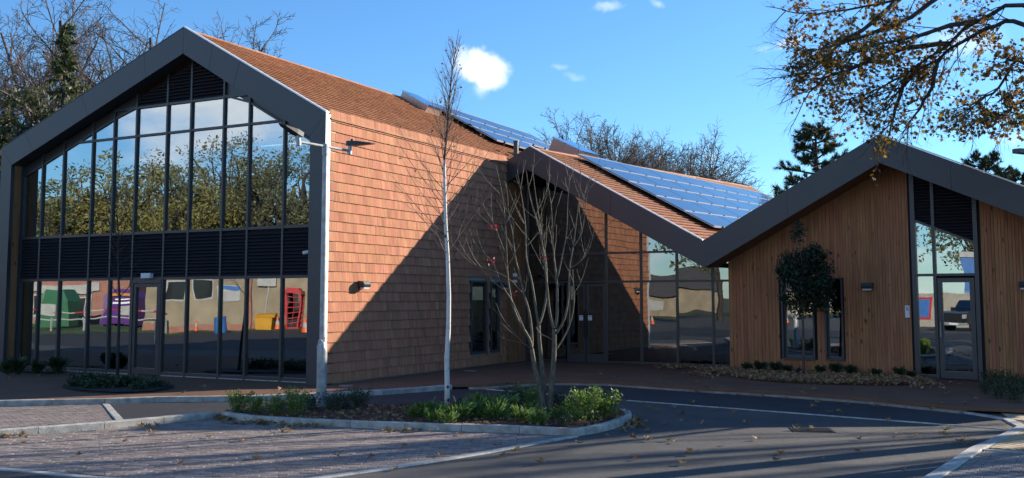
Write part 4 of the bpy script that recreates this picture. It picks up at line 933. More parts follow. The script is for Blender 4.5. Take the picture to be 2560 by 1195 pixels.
# ------------------------------------------------------------------ plants
def rvec(r): 
    while 1:
        v = V((r.uniform(-1, 1), r.uniform(-1, 1), r.uniform(-1, 1)))
        if .05 < v.length < 1: return v.normalized()
def turn(d, ang, r):
    a = d.cross(rvec(r))
    if a.length < .01: a = d.orthogonal()
    return (Matrix.Rotation(ang, 3, a.normalized()) @ d).normalized()
def grow(mb, p, d, L, rad, lvl, S, r, tips, nodes=None):
    rad = max(rad, S.get('rmin', 0))
    n = S['seg'][lvl]; pts = [V(p)]; dirs = [V(d)]; d = V(d)
    for i in range(n):
        d = (d + rvec(r) * S['wob'][lvl] + V((0, 0, S['up'][lvl]))).normalized(); pts.append(pts[-1] + d * (L / n)); dirs.append(V(d))
    end = rad * S.get('tip', .35)
    rs = [rad + (end - rad) * i / n for i in range(n + 1)]
    mb.tube(pts, rs, S['sides'][lvl], cap=False)
    tips.append((pts[-1], d, lvl))
    if nodes is not None: nodes += list(zip(pts[1:], dirs[1:]))
    if lvl + 1 < len(S['seg']):
        k = S['kids'][lvl]; st = S['start'][lvl]
        for j in range(k):
            f = st + (1 - st) * (j + r.random()) / k; x = min(f * n, n - 1e-4); i = int(x); q = pts[i].lerp(pts[i + 1], x - i)
            cd_ = turn(dirs[i + 1], R_(S['ang'][lvl] + r.uniform(-12, 12)), r)
            cr = (rad + (end - rad) * f) * S['rr'][lvl]
            grow(mb, q, cd_, L * S['lr'][lvl] * (1.15 - .55 * f) * r.uniform(.75, 1.2), cr, lvl + 1, S, r, tips, nodes)
def path_grow(mb, pts, r0, r1, n=7): 
    mb.tube(pts, [r0 + (r1 - r0) * i / (len(pts) - 1) for i in range(len(pts))], n, cap=True)
def leafq(mb, p, size, r, nrm=None, asp=.55):
    a = rvec(r); n = nrm or rvec(r); b = a.cross(n)
    if b.length < .05: b = a.orthogonal()
    b = b.normalized() * size * asp * .5; a = a * size * .5
    k = mb.add([p - a, p - b * .9 + a * .1, p + a, p + b * .9 + a * .1 + n * size * .06]); mb.f.append((k, k + 1, k + 2, k + 3))
BARE = dict(seg=[5, 6, 5, 4, 3], wob=[.09, .15, .2, .25, .3], up=[.04, .07, .05, .03, .02], sides=[8, 6, 4, 3, 3], kids=[8, 9, 8, 5], start=[.42, .2, .2, .15], ang=[40, 42, 45, 48], lr=[1.0, .55, .5, .5], rr=[.62, .5, .55, .7], tip=.5, rmin=.011)
ROUND = dict(BARE, kids=[9, 10, 9, 6], start=[.3, .2, .2, .15], ang=[58, 46, 46, 48], up=[.0, .05, .05, .03, .02], lr=[1.35, .55, .5, .5])
def bare_tree(label, base, H, seed, rad=None, S=BARE, lean=(0, 0), group='bare trees beyond the roofs', m='greybark', nm='bare_tree', cat='tree'):
    r = random.Random(seed); base = V(base); t = thing(nm, label, cat, base, group)
    rad = rad or H * .015; mb = MB(); tips = []
    grow(mb, V((0, 0, -.1)), V((lean[0], lean[1], 1)).normalized(), H * .42, rad, 0, S, r, tips)
    k = H / max(v[2] for v in mb.v)
    mb.v = [(base.x + x * k, base.y + y * k, base.z + z * k) for x, y, z in mb.v]
    mb.build('trunk', MT[m], t)
    return t
def ground_at(u, dist, z=-.1):
    p = at(u, 700, dist); return V((p.x, p.y, z))
def hgt(u, v, dist): return at(u, v, dist).z + .1
LR = [.66, .55, .5, .5]
bare_tree('bare forked tree with wide crown behind the glass gable', ground_at(245, 46), hgt(245, -75, 46) * .98, 11, .34)
bare_tree('bare slender tree behind the apex of the glass gable', ground_at(480, 56), hgt(470, -50, 56), 5, .3)
bare_tree('bare spreading tree at the top left behind the evergreens', ground_at(20, 50), hgt(30, 40, 50), 21, .28, lean=(.05, 0))
bare_tree('bare tree between the fir and the left picture edge', ground_at(95, 58), hgt(95, -30, 58), 9, .3)
bare_tree('low bare tree with dense round crown behind the solar panels', ground_at(1545, 62), hgt(1545, 258, 62), 33, .34, S=ROUND)
bare_tree('low bare tree leaning left behind the solar panels', ground_at(1465, 66), hgt(1480, 285, 66), 39, .28, S=ROUND)
bare_tree('low bare tree at the right end of the ridge behind panels', ground_at(1625, 60), hgt(1625, 318, 60), 41, .26, S=ROUND)
bare_tree('dense low bare tree in the middle behind the solar panels', ground_at(1500, 58), hgt(1530, 300, 58), 47, .24, S=ROUND)
bare_tree('dense low bare tree right of the middle behind the panels', ground_at(1580, 64), hgt(1625, 292, 64), 49, .26, S=ROUND)
bare_tree('low bare tree at the left end behind the lower roof', ground_at(1425, 62), hgt(1425, 310, 62), 53, .22, S=ROUND)
bare_tree('small bare tree top showing over the tall roof', ground_at(1335, 64), hgt(1335, 312, 64), 43, .2)
# ---- evergreens
def conifer(label, base, H, rad, seed, m, group=None, droop=-.15, start=.12, n=70, nsize=.32, nper=26, nm='conifer_tree', taper=1.0, upturn=0.):
    r = random.Random(seed); base = V(base); t = thing(nm, label, 'tree', base, group)
    mb = MB(); mb.tube([base - V((0, 0, .2)), base + V((0, 0, H * .5)), base + V((0, 0, H))], [H * .016, H * .01, .02], 7); tr = mb
    lb_ = MB()
    for i in range(n):
        f = start + (1 - start) * (i + r.random()) / n; z = H * f; a = r.uniform(0, 6.283); L = rad * (1 - f) ** taper * r.uniform(.7, 1.15) + .25
        d = V((math.cos(a), math.sin(a), droop + r.uniform(-.1, .15))).normalized(); p = base + V((0, 0, z)); pts = [p]
        for k in range(4): d = (d + V((0, 0, upturn)) + rvec(r) * .08).normalized(); pts.append(pts[-1] + d * L / 4)
        tr.tube(pts, [.05 * (1 - f) + .02, .03 * (1 - f) + .015, .02, .015, .008], 4, cap=False)
        for k in range(nper):
            x = (.25 + .75 * r.random()) * 4; x = min(x, 3.99); q = pts[int(x)].lerp(pts[int(x) + 1], x - int(x)) + rvec(r) * .22 * r.random() * (.6 + L * .2)
            for _ in range(2): leafq(lb_, q + rvec(r) * .05, nsize * r.uniform(.6, 1.3), r, asp=.28)
    tr.build('trunk', MT['darkbark'], t); tag(lb_.build('crown', MT[m], t), kind='stuff')
    return t
conifer('slender fir with drooping sprays rising above the evergreens', ground_at(141, 40), hgt(141, 48, 40), 1.5, 3, 'cypress', start=.5, n=75, nsize=.34, nper=16, droop=-.35, nm='fir_tree', taper=.8)
def leafy(label, base, H, rx, seed, m, n, size, group=None, zc=.62, rz=None, nm='evergreen_tree', lumps=38):
    r = random.Random(seed); base = V(base); t = thing(nm, label, 'tree', base, group); rz = rz or H * .4
    mb = MB(); c = base + V((0, 0, H * zc)); mb.tube([base - V((0, 0, .2)), base + V((.1, 0, H * .35)), c + V((0, 0, rz * .5))], [H * .022, H * .016, .04], 7)
    L_ = []
    for i in range(lumps):
        v = rvec(r) * (r.random() ** .45); q = c + V((v.x * rx, v.y * rx, v.z * rz)); L_.append((q, r.uniform(.28, .5) * rx * .62))
        mb.tube([c - V((0, 0, rz * .6)) + (q - c) * .15, c.lerp(q, .6) + rvec(r) * .2, q], [H * .008, H * .005, .015], 4, cap=False)
    mb.build('trunk', MT['darkbark'], t); lb_ = MB()
    for i in range(n):
        q, s = L_[r.randrange(lumps)]; v = rvec(r) * (r.random() ** .5) * s; leafq(lb_, q + V((v.x, v.y, v.z * .8)), size * r.uniform(.6, 1.25), r)
    tag(lb_.build('crown', MT[m], t), kind='stuff'); return t
leafy('dense evergreen tree against the left slope of the glass gable', ground_at(165, 37), hgt(165, 170, 37), 2.4, 51, 'ivy', 5200, .24, 'evergreens behind the glass gable', .66, 3.6)
leafy('dark evergreen tree at the far left picture edge', ground_at(30, 36), hgt(30, 195, 36), 2.3, 52, 'ivy', 4600, .24, 'evergreens behind the glass gable', .66, 3.4)
leafy('low dark evergreen behind the left shoulder of the gable', ground_at(95, 41), hgt(95, 215, 41), 2.0, 53, 'holm', 3200, .26, 'evergreens behind the glass gable', .66, 3.2)
def pine(label, base, H, R0, seed, group, zs):
    r = random.Random(seed); base = V(base); t = thing('pine_tree', label, 'tree', base, group)
    tr = MB(); tr.tube([base - V((0, 0, .2)), base + V((.1, 0, H * .5)), base + V((0, .1, H * .97))], [H * .02, H * .014, .05], 8); lb_ = MB()
    for i in range(42):
        f = zs + (1 - zs) * i / 42; a = i * 2.4 + r.uniform(-.4, .4); L = R0 * (1.08 - .85 * ((f - zs) / (1 - zs))) * r.uniform(.65, 1.15)
        d = V((math.cos(a), math.sin(a), .12)).normalized(); pts = [base + V((0, 0, H * f))]
        for k in range(4): d = (d + rvec(r) * .13 + V((0, 0, .05))).normalized(); pts.append(pts[-1] + d * L / 4)
        tr.tube(pts, [.07, .055, .04, .03, .015], 5, cap=False)
        for k in range(13):
            x = min((.35 + .65 * r.random()) * 4, 3.99); q = pts[int(x)].lerp(pts[int(x) + 1], x - int(x)); e = (d + rvec(r) * .8 + V((0, 0, .25))).normalized() * r.uniform(.25, .55); tr.tube([q, q + e], [.018, .01], 3, cap=False)
            for _ in range(44):
                g_ = q + e * r.uniform(.45, 1.1) + rvec(r) * .05; dd = (e.normalized() + rvec(r) * .9).normalized() * r.uniform(.16, .3); sv = dd.cross(rvec(r)).normalized() * .02
                n = lb_.add([g_ - sv, g_ + dd, g_ + sv]); lb_.f.append((n, n + 1, n + 2))
    tr.build('trunk', MT['darkbark'], t); tag(lb_.build('crown', MT['pine'], t), kind='stuff'); return t
pine('dark pine with tufted branches left of the timber gable apex', ground_at(2048, 52), hgt(2045, 318, 52), 2.7, 61, 'pines behind the timber gable', .45)
pine('pine top showing over the right slope of the timber gable', ground_at(2475, 56), hgt(2475, 392, 56), 2.6, 62, 'pines behind the timber gable', .45)
pine('low pine top at the right picture edge over the fascia', ground_at(2548, 60), hgt(2548, 435, 60), 2.4, 63, 'pines behind the timber gable', .45)

# ---- birch
B0 = G(1118, 1030, -.04); bt = thing('birch_tree', 'young white stemmed birch with fine bare twigs in the island', 'tree', B0); fwd = (B0 - CAM).dot(CF)
def pp(*uvd): return [at(u, v, fwd + d) for u, v, d in uvd]
r = random.Random(101); mb = MB(); tw = MB(); lf = MB(); tips = []
tp_ = [B0 - V((0, 0, .05))] + pp((1118, 960, 0), (1117, 900, 0), (1121, 820, 0), (1122, 740, 0), (1119, 640, 0), (1114, 560, 0), (1112, 480, 0.02), (1111, 400, .05), (1118, 320, .05), (1124, 240, .02), (1133, 160, 0), (1147, 72, 0))
rr_ = [.048, .045, .043, .040, .037, .034, .031, .027, .022, .017, .012, .008, .003]
mb.tube(tp_[:9], rr_[:9], 10); tw.tube(tp_[8:], rr_[8:], 6)
BI = dict(seg=[7, 4, 3], wob=[.07, .12, .16], up=[.06, .04, .03], sides=[4, 3, 3], kids=[7, 4], start=[.2, .25], ang=[28, 34], lr=[.42, .45], rr=[.6, .6], tip=.3)
for k in range(60):
    f = .40 + .56 * k / 60; x = f * (len(tp_) - 1); i = min(int(x), len(tp_) - 2); q = tp_[i].lerp(tp_[i + 1], x - i)
    a = k * 2.4 + r.uniform(-.5, .5); low = f < .6
    d = V((math.cos(a) * (.8 if low else .5), math.sin(a) * (.8 if low else .5), 1 if not low else .75)).normalized()
    L = (1.25 if low else 1.75 * (1.12 - f)) * r.uniform(.75, 1.15)
    grow(tw, q, d, L, .0065 if low else .008, 0, BI, r, tips)
for p, d, l in r.sample(tips, 42): 
    for _ in range(2): leafq(lf, p + rvec(r) * .02, .05, r, asp=.8)
mb.build('trunk', MT['birch'], bt, smooth=True); tw.build('twigs', MT['twig'], bt); lf.build('leaves', MT['leafdry'], bt)
# ---- multi-stem tree
M0 = G(1362, 1036, -.04); mt_ = thing('multistem_tree', 'bare multi stemmed tree with few crimson leaves in the island', 'tree', M0); fwd = (M0 - CAM).dot(CF)
S_ = 1.8386
def q4(*a): return pp(*[(1150 + x / S_, 400 + y / S_, d) for x, y, d in a])
stems = [([(388, 1172, 0), (378, 1090, 0), (366, 1040, .0), (345, 960, -.03), (330, 870, -.05)], .05, .036),
    ([(388, 1165, .03), (384, 1020, .08), (375, 930, .12), (364, 820, .12), (362, 760, .12)], .042, .03),
    ([(408, 1172, .02), (418, 1060, .02), (428, 960, .0), (433, 870, 0), (433, 780, 0)], .05, .038),
    ([(384, 1040, .05), (404, 1062, .05)], .012, .008),
    ([(330, 870, -.05), (318, 820, -.1), (270, 740, -.15), (240, 660, -.2), (222, 560, -.2), (215, 450, -.25), (208, 300, -.28), (196, 170, -.3), (165, 25, -.3)], .026, .004),
    ([(330, 865, -.05), (330, 800, 0), (318, 700, .0), (295, 620, .05), (275, 530, .05), (255, 450, .1), (240, 330, .1), (222, 230, .15), (212, 100, .2)], .026, .004),
    ([(300, 790, -.12), (245, 660, -.3), (190, 570, -.4), (150, 470, -.5), (100, 420, -.55), (20, 330, -.6)], .014, .003),
    ([(328, 868, -.05), (290, 840, -.1), (255, 800, -.15), (222, 760, -.2)], .010, .003),
    ([(362, 760, .12), (350, 690, .15), (330, 560, .2), (305, 450, .25), (300, 300, .3), (285, 180, .3), (262, 45, .3)], .024, .004),
    ([(362, 760, .12), (385, 690, .2), (398, 600, .25), (396, 480, .3), (380, 400, .3), (358, 300, .35), (322, 170, .35), (305, 50, .4)], .024, .004),
    ([(433, 780, 0), (412, 700, -.05), (398, 560, -.1), (385, 450, -.15), (372, 330, -.2), (350, 180, -.2), (330, 20, -.2)], .026, .004),
    ([(433, 785, 0), (447, 700, .05), (445, 560, .05), (432, 450, .1), (425, 330, .1), (418, 200, .15), (400, 100, .15)], .026, .004),
    ([(440, 800, 0), (480, 730, -.1), (500, 620, -.15), (503, 500, -.2), (520, 400, -.2), (535, 280, -.25), (548, 170, -.25), (556, 55, -.3)], .02, .004),
    ([(436, 880, 0), (480, 810, .1), (512, 730, .15), (525, 640, .2), (520, 560, .2), (518, 500, .2)], .016, .006),
    ([(432, 830, 0), (395, 810, -.05), (370, 800, -.05), (350, 770, -.1)], .016, .008),
    ([(445, 560, .05), (470, 440, .1), (490, 330, .15), (495, 200, .2), (505, 60, .2)], .014, .003),
    ([(503, 500, -.2), (560, 460, -.3), (600, 390, -.35), (620, 290, -.4)], .012, .003),
    ([(520, 400, -.2), (560, 330, -.2), (580, 190, -.2), (598, 70, -.2)], .012, .003),
    ([(215, 450, -.25), (170, 330, -.3), (140, 260, -.35), (122, 215, -.4)], .010, .003),
    ([(425, 330, .1), (445, 220, .1), (470, 140, .12)], .010, .003), ([(295, 620, .05), (240, 560, .1), (180, 520, .15), (95, 490, .2), (40, 470, .2)], .010, .002)]
mb = MB(); r = random.Random(7); MSP = dict(seg=[4, 3], wob=[.12, .16], up=[.12, .1], sides=[4, 3], kids=[2], start=[.3], ang=[38], lr=[.45], rr=[.6], tip=.35); tips = []
for st, r0, r1 in stems:
    pts = q4(*st)
    if len(pts) > 3:       # smooth the hand-set path
        sm_ = []
        for i in range(len(pts) - 1):
            a, b_, c_, d_ = pts[max(i - 1, 0)], pts[i], pts[i + 1], pts[min(i + 2, len(pts) - 1)]
            for k in range(3):
                x = k / 3; sm_.append(.5 * ((2 * b_) + (c_ - a) * x + (2 * a - 5 * b_ + 4 * c_ - d_) * x * x + (3 * b_ - a - 3 * c_ + d_) * x ** 3))
        pts = sm_ + [pts[-1]]
    path_grow(mb, pts, r0, r1, 8 if r0 > .03 else 6)
    if r1 < .008 and len(pts) > 4:
        n = len(pts)
        for k in range(7 if r0 > .018 else 4):
            i = r.randrange(int(n * .35), n - 1); d = (pts[i + 1] - pts[i]).normalized(); grow(mb, pts[i], turn(d, R_(r.uniform(30, 50)), r), r.uniform(.25, .75), .006, 0, MSP, r, tips)
mb.build('stems', MT['bark'], mt_, smooth=True)
lf = MB()
for u, v in ((1236, 568), (1228, 655), (1360, 643), (1284, 730), (1238, 572)):
    for k in range(9): leafq(lf, at(u + r.uniform(-9, 9), v + r.uniform(-10, 10), fwd + r.uniform(-.1, .1)), .055, r, asp=.6)
lf.build('leaves', MT['redleaf'], mt_)
# ---- small bare tree before the glass gable
S0 = G(294, 957, 0); st_ = thing('sapling_tree', 'thin bare young tree before the glass gable in the oval bed', 'tree', S0); fwd = (S0 - CAM).dot(CF)
mb = MB(); tips = []; pts = [S0 - V((0, 0, .05))] + pp((294, 900, 0), (297, 820, 0), (299, 745, 0), (296, 690, 0), (295, 630, 0), (296, 590, 0), (294, 545, 0)); path_grow(mb, pts, .04, .008, 8)
r = random.Random(17); SP = dict(seg=[5, 4, 3], wob=[.14, .18, .2], up=[.12, .09, .05], sides=[5, 3, 3], kids=[4, 3], start=[.25, .25], ang=[35, 38], lr=[.5, .5], rr=[.6, .6], tip=.35)
for u, v, du in ((299, 742, -1), (299, 742, 1), (297, 700, 1), (297, 690, -1), (296, 660, 1), (296, 650, -1), (296, 630, 1), (296, 620, -1), (296, 600, .6), (295, 590, -.6), (295, 570, .5)):
    grow(mb, at(u, v, fwd), (CR * du * r.uniform(.6, 1) + V((0, 0, .6)) + CF * r.uniform(-.5, .5)).normalized(), r.uniform(.45, .75), .011, 0, SP, r, tips)
mb.build('trunk', MT['darkbark'], st_, smooth=True)
# ---- standard evergreen in front of the timber gable
H0 = G(2009, 944, 0); ht = thing('evergreen_standard', 'clipped evergreen on a slim bare stem before the timber gable', 'tree', H0); fwd = (H0 - CAM).dot(CF)
mb = MB(); path_grow(mb, [H0] + pp((2009, 880, 0), (2007, 800, 0), (2008, 740, 0), (2005, 660, 0), (1997, 590, 0)), .038, .012, 8); lf = MB(); r = random.Random(23)
lumps = []
for k in range(80):
    v = rvec(r) * r.random() ** .4; u_, v_ = 2012 + v.x * 64, 698 + v.z * 86
    if v_ < 620: u_ = 2003 + v.x * 34
    q = at(u_, v_, fwd + v.y * .42); lumps.append(q); mb.tube([at(2006, min(v_ + 45, 770), fwd), q], [.012, .004], 4, cap=False)
lumps += pp((1995, 590, 0), (1996, 572, 0), (1960, 690, 0), (2058, 640, 0), (2070, 735, 0), (1968, 745, .1), (2060, 760, 0))
for k in range(11000):
    q = lumps[r.randrange(len(lumps))]; leafq(lf, q + rvec(r) * .2 * r.random() ** .6, .085 * r.uniform(.7, 1.2), r, asp=.5)
for k in range(40): leafq(lf, at(1994 + r.uniform(-5, 5), 562 + r.uniform(-12, 10), fwd), .07, r)
mb.build('stem', MT['greybark'], ht, smooth=True); tag(lf.build('crown', MT['holm'], ht), kind='stuff')
# ---- overhanging maple, top right
Y0 = V((14.95, 1.3, -.1)); yt = thing('maple_tree', 'autumn maple reaching in from the right with yellow brown leaves', 'tree', Y0); r = random.Random(31)
mb = MB(); lf = MB(); tips = []; nodes = []
mb.tube([Y0 - V((0, 0, .2)), Y0 + V((0, .05, 1.5)), Y0 + V((-.1, .1, 3.2)), Y0 + V((-.2, .1, 5.2)), Y0 + V((-.2, .2, 8.5)), Y0 + V((0, .1, 11))], [.24, .2, .18, .15, .09, .03], 10)
D0 = 17.5
limbs = [[(2900, 330, -1.5), (2720, 120, -1), (2560, 12, -.5), (2440, 55, 0), (2370, 110, 0), (2300, 160, .2), (2230, 205, .2), (2160, 235, .3), (2085, 262, .3)],
  [(2900, 330, -1.5), (2700, 180, -1.2), (2560, 65, -.8), (2490, 62, -.6), (2400, 105, -.3), (2340, 150, -.2), (2280, 185, 0), (2240, 235, 0), (2190, 300, .1)],
  [(2850, 250, -1), (2700, 60, 0), (2560, -60, .6), (2400, -50, .8), (2250, -5, 1), (2120, 25, 1), (2010, 35, 1.2), (1955, 25, 1.2)],
  [(2400, -50, .8), (2280, 40, .6), (2160, 90, .6), (2060, 120, .6), (1985, 150, .7)],
  [(2370, 110, 0), (2260, 120, -.4), (2150, 165, -.5), (2060, 195, -.6), (2015, 245, -.6)],
  [(2850, 330, -1.5), (2700, 260, -1.6), (2600, 190, -1.6), (2545, 150, -1.6), (2500, 215, -1.6), (2450, 255, -1.6), (2420, 285, -1.6)],
  [(2700, 260, -1.6), (2620, 240, -1.3), (2560, 250, -1.2), (2510, 290, -1.2), (2475, 310, -1.2)],
  [(2250, -5, 1), (2180, 60, .2), (2110, 100, 0), (2040, 170, 0), (1990, 190, 0)], [(2300, 160, .2), (2260, 215, .5), (2235, 290, .5), (2225, 340, .5)], [(2340, 150, -.2), (2330, 215, -.3), (2300, 270, -.3), (2260, 320, -.3)], [(2440, 55, 0), (2380, 60, -.9), (2300, 85, -1), (2200, 110, -1.2), (2120, 140, -1.2)]]
MP = dict(seg=[5, 4, 3], wob=[.22, .26, .3], up=[-.02, -.03, -.05], sides=[4, 3, 3], kids=[5, 4], start=[.2, .25], ang=[38, 42], lr=[.55, .5], rr=[.55, .6], tip=.35)
for L_ in limbs:
    pts = [at(u, v, D0 + d) if u < 2800 else Y0 + (V((-.12, .1, 4.6)) if v > 300 else V((-.18, .12, 5.8))) for u, v, d in L_]; sm_ = []
    for i in range(len(pts) - 1):
        a, b_, c_, d_ = pts[max(i - 1, 0)], pts[i], pts[i + 1], pts[min(i + 2, len(pts) - 1)]
        for k in range(3): x = k / 3; sm_.append(.5 * ((2 * b_) + (c_ - a) * x + (2 * a - 5 * b_ + 4 * c_ - d_) * x * x + (3 * b_ - a - 3 * c_ + d_) * x ** 3) + rvec(r) * .02)
    pts = sm_ + [pts[-1]]; n = len(pts); mb.tube(pts, [.046 * (1 - i / n) + .005 for i in range(n)], 6)
    for k in range(int(n * 1.25)):
        i = r.randrange(int(n * .28), n - 1); d = (pts[i + 1] - pts[i]).normalized()
        grow(mb, pts[i], turn(d, R_(r.uniform(20, 50)), r), r.uniform(.45, 1.0), .011, 0, MP, r, tips, nodes)
# dangling sprig in front of the apex
sp = [at(u, v, D0) for u, v in ((2214, 330), (2216, 350), (2208, 372), (2200, 388))]; mb.tube(sp, .005, 4)
nodes2 = [(p, d) for p, d, l in tips if l >= 1] + r.sample(nodes, min(len(nodes), 900))
def maple_leaf(mb, p, size, r, curl=.12, nrm=None, up=None):
    n = nrm or rvec(r); a = up or rvec(r); a = (a - n * a.dot(n))
    a = a.normalized() if a.length > .05 else n.orthogonal().normalized(); b = n.cross(a)
    out = [(0, -.5), (.16, -.2), (.46, -.28), (.34, -.02), (.5, .2), (.22, .16), (0, .55), (-.22, .16), (-.5, .2), (-.34, -.02), (-.46, -.28), (-.16, -.2)]
    k = mb.add([p] + [p + (b * x + a * y) * size + n * size * curl * (abs(x) * 1.6 + r.uniform(-.3, .3)) for x, y in out])
    for i in range(0, 12, 2): mb.f.append((k, k + 1 + i, k + 2 + i, k + 1 + (i + 2) % 12))
def view(p): d = p - CAM; f = d.dot(CF); return 1280 + FPX * d.dot(CR) / f, CY - FPX * d.dot(CU) / f
for p, d in nodes2:
    u, v = view(p)
    if v > 350 and not 2180 < u < 2230: continue
    if u < 1958 + r.random() * 40 + max(0, v - 200) * .35: continue
    dens = 2 if (u < 2330 and v < 190) or u > 2440 else 1
    if r.random() < (.36 if dens == 1 else .12): continue
    if v > 300 and r.random() < .4: continue
    for _ in range(dens): maple_leaf(lf, p + rvec(r) * .07 + V((0, 0, -.04)), r.uniform(.055, .10), r)
for k in range(12): maple_leaf(lf, sp[r.randrange(1, 4)] + rvec(r) * .07, r.uniform(.05, .085), r)
mb.build('trunk', MT['darkbark'], yt); tag(lf.build('crown', MT['maple'], yt), kind='stuff')
# trees right of the frame; their bare crowns throw the streaky shade over the forecourt
SH_S = dict(BARE, rmin=0, seg=[5, 6, 5, 4], kids=[6, 3, 2], ang=[22, 24, 32, 38], up=[.05, .12, .08, .05], rr=[.62, .55, .5])
for k, (x, y, H, ln) in enumerate(((19.0, 5.2, 10.5, 0), (17.6, 10.2, 11.5, 0), (22.5, 8.0, 12, 0), (24.5, 14, 13, 0), (20.0, 15.5, 13, 0), (29, 19, 13.5, 0))):
    bare_tree(['nearest', 'second', 'third', 'fourth', 'fifth', 'farthest'][k] + ' bare tree standing right of the timber gable outside the view', (x, y, -.1), H, 200 + k, H * .014, S=SH_S, group='trees right of the view', m='greybark')
# ---- shrubs
def shrub_proto(name, label, group, H, R0, n, size, m, seed, asp=.5, stems=9, cat='shrub', narrow=0):
    r = random.Random(seed); t = thing(name, label, cat, (0, 0, -50), group); mb = MB(); lf = MB()
    for k in range(stems):
        a = k * 2.4; rr = R0 * (.3 + .7 * ((k * .618) % 1)); q = V((math.cos(a) * rr, math.sin(a) * rr, H * r.uniform(.65, 1.05))); b0 = V((math.cos(a) * rr * .2, math.sin(a) * rr * .2, -.03)); mid = b0.lerp(q, .55) + V((0, 0, H * .08))
        mb.tube([b0, mid, q], [.007, .005, .002], 4, cap=False)
        for _ in range(n // stems):
            f = r.uniform(.22, 1.0); p = (b0.lerp(mid, f / .55) if f < .55 else mid.lerp(q, (f - .55) / .45)) + rvec(r) * R0 * .42 * r.random() ** .7 * (1.15 - .4 * f)
            if p.z < .01: p.z = .02
            if narrow: 
                d = (V((p.x, p.y, .12)) + rvec(r) * .06).normalized() * size; s = d.cross(V((0, 0, 1))).normalized() * size * .12; i = lf.add([p - s, p + d * .6 + V((0, 0, size * .25)), p + d + V((0, 0, size * .05)), p + s]); lf.f.append((i, i + 1, i + 2, i + 3))
            else: leafq(lf, p, size * r.uniform(.65, 1.25), r, asp=asp)
    off = t.location.copy(); t.location = (0, 0, 0)
    mb.build('stems', MT['greybark'], t); tag(lf.build('foliage', MT[m], t), kind='stuff'); t.location = off
    return t
PR = [shrub_proto('shrub', 'x', 'leafy shrubs in the planted island', .36, .24, 950, .042, 'shrub', 300 + k) for k in range(3)]
PD = [shrub_proto('shrub', 'x', 'dark shrubs in the planted island', .34, .24, 620, .042, 'darkshrub', 310 + k) for k in range(2)]
used = set()
def place(pro, p, rz, lab, sc):
    if pro.name not in used: used.add(pro.name); pro.location = p; pro.rotation_euler = (0, 0, rz); pro.scale = (sc,) * 3; pro['label'] = lab; return pro
    return dup(pro, p, rz, lab, sc)
IZ = -.03
for k, (u, v, pro, sc, lab) in enumerate([(592, 1034, PR[0], .95, 'loose green shrub at the left tip of the island'), (640, 1036, PR[1], .85, 'green shrub second from the left tip of the island'),
    (690, 1040, PR[2], .85, 'pale green shrub left of the brightest one in the island'), (735, 1041, PR[0], 1.12, 'bright sunlit yellow green shrub left of the lamp post'),
    (775, 1028, PD[0], .85, 'dark shrub close behind the lamp post on its left'), (835, 1027, PD[1], .9, 'dark shrub just right of the lamp post foot'), (868, 1026, PD[0], .95, 'dark upright shrub second right of the lamp post'), (897, 1022, PD[1], 1.0, 'dark rounded shrub third right of the lamp post'),
    (1285, 1022, PD[0], 1.1, 'dark shrub behind the multi stemmed tree on its left'), (1328, 1020, PR[1], 1.05, 'green shrub touching the multi stemmed tree from the left'), (1395, 1020, PD[1], .9, 'dark shrub just right of the multi stemmed tree'),
    (1445, 1058, PR[2], 1.25, 'large green shrub right of the multi stemmed tree near the kerb'), (1478, 1052, PR[0], 1.25, 'tall sunlit shrub second from the right island end'), (1520, 1048, PR[1], 1.2, 'rounded sunlit shrub at the right end of the island'), (1410, 1070, PD[0], .6, 'small low shrub by the front kerb of the island')]):
    place(pro, G(u, v, IZ), k * 1.7, lab, sc * 1.02)
HP = [shrub_proto('hellebore', 'x', 'low leafy plants in the planted island', .2, .22, 170, .12, 'hellebore', 330 + k, .38, 8, 'plant', 1) for k in range(2)]
for k, (u, v, sc, lab) in enumerate([(1070, 1046, 1.0, 'low leafy plant left of the birch stem'), (1090, 1056, .8, 'low leafy plant in front of the birch on its left'), (1150, 1052, 1.1, 'low leafy plant just right of the birch stem'), (1190, 1046, 1.2, 'bright leafy plant second right of the birch'), (1215, 1038, 1.3, 'taller leafy plant between birch and multi stemmed tree'), (1240, 1052, 1.1, 'leafy plant near the kerb midway between the two trees'), (1270, 1040, 1.2, 'leafy plant left of the multi stemmed tree at mid bed'),
    (1330, 1048, .9, 'small leafy plant before the multi stemmed tree'), (1300, 1056, .9, 'small leafy plant by the kerb left of the multi stemmed tree'), (1400, 1052, .8, 'small leafy plant right of the multi stemmed tree'), (1120, 1062, .7, 'tiny leafy plant by the kerb below the birch'), (1350, 1064, .8, 'tiny leafy plant by the kerb below the multi stemmed tree'), (1040, 1046, .7, 'small leafy plant farthest left of the birch')]):
    place(HP[k % 2], G(u, v, IZ), k * 1.3, lab, sc)
GP = [shrub_proto('groundcover_plant', 'x', 'low plants in the bed before the glass gable', .2, .3, 300, .075, 'darkshrub', 340 + k, .7, 9, 'plant') for k in range(2)]
for k, (u, v, sc) in enumerate([(185, 968, .9), (215, 962, 1.15), (245, 963, 1.1), (270, 970, 1.0), (305, 968, 1.0), (335, 966, .95), (365, 968, .85), (395, 970, .7), (230, 972, .9), (345, 974, .8)]):
    place(GP[k % 2], G(u, v, .01), k * 1.9, ['far left', 'tall left', 'left of stem', 'left front', 'right of stem', 'right rear', 'right', 'far right small', 'front left', 'front right'][k] + ' dark low plant in the oval bed before the glass', sc)
TP = [shrub_proto('grass_clump', 'x', 'plants along the foot of the walls', .28, .16, 260, .22, 'darkshrub', 350 + k, .3, 8, 'plant', 1) for k in range(2)]
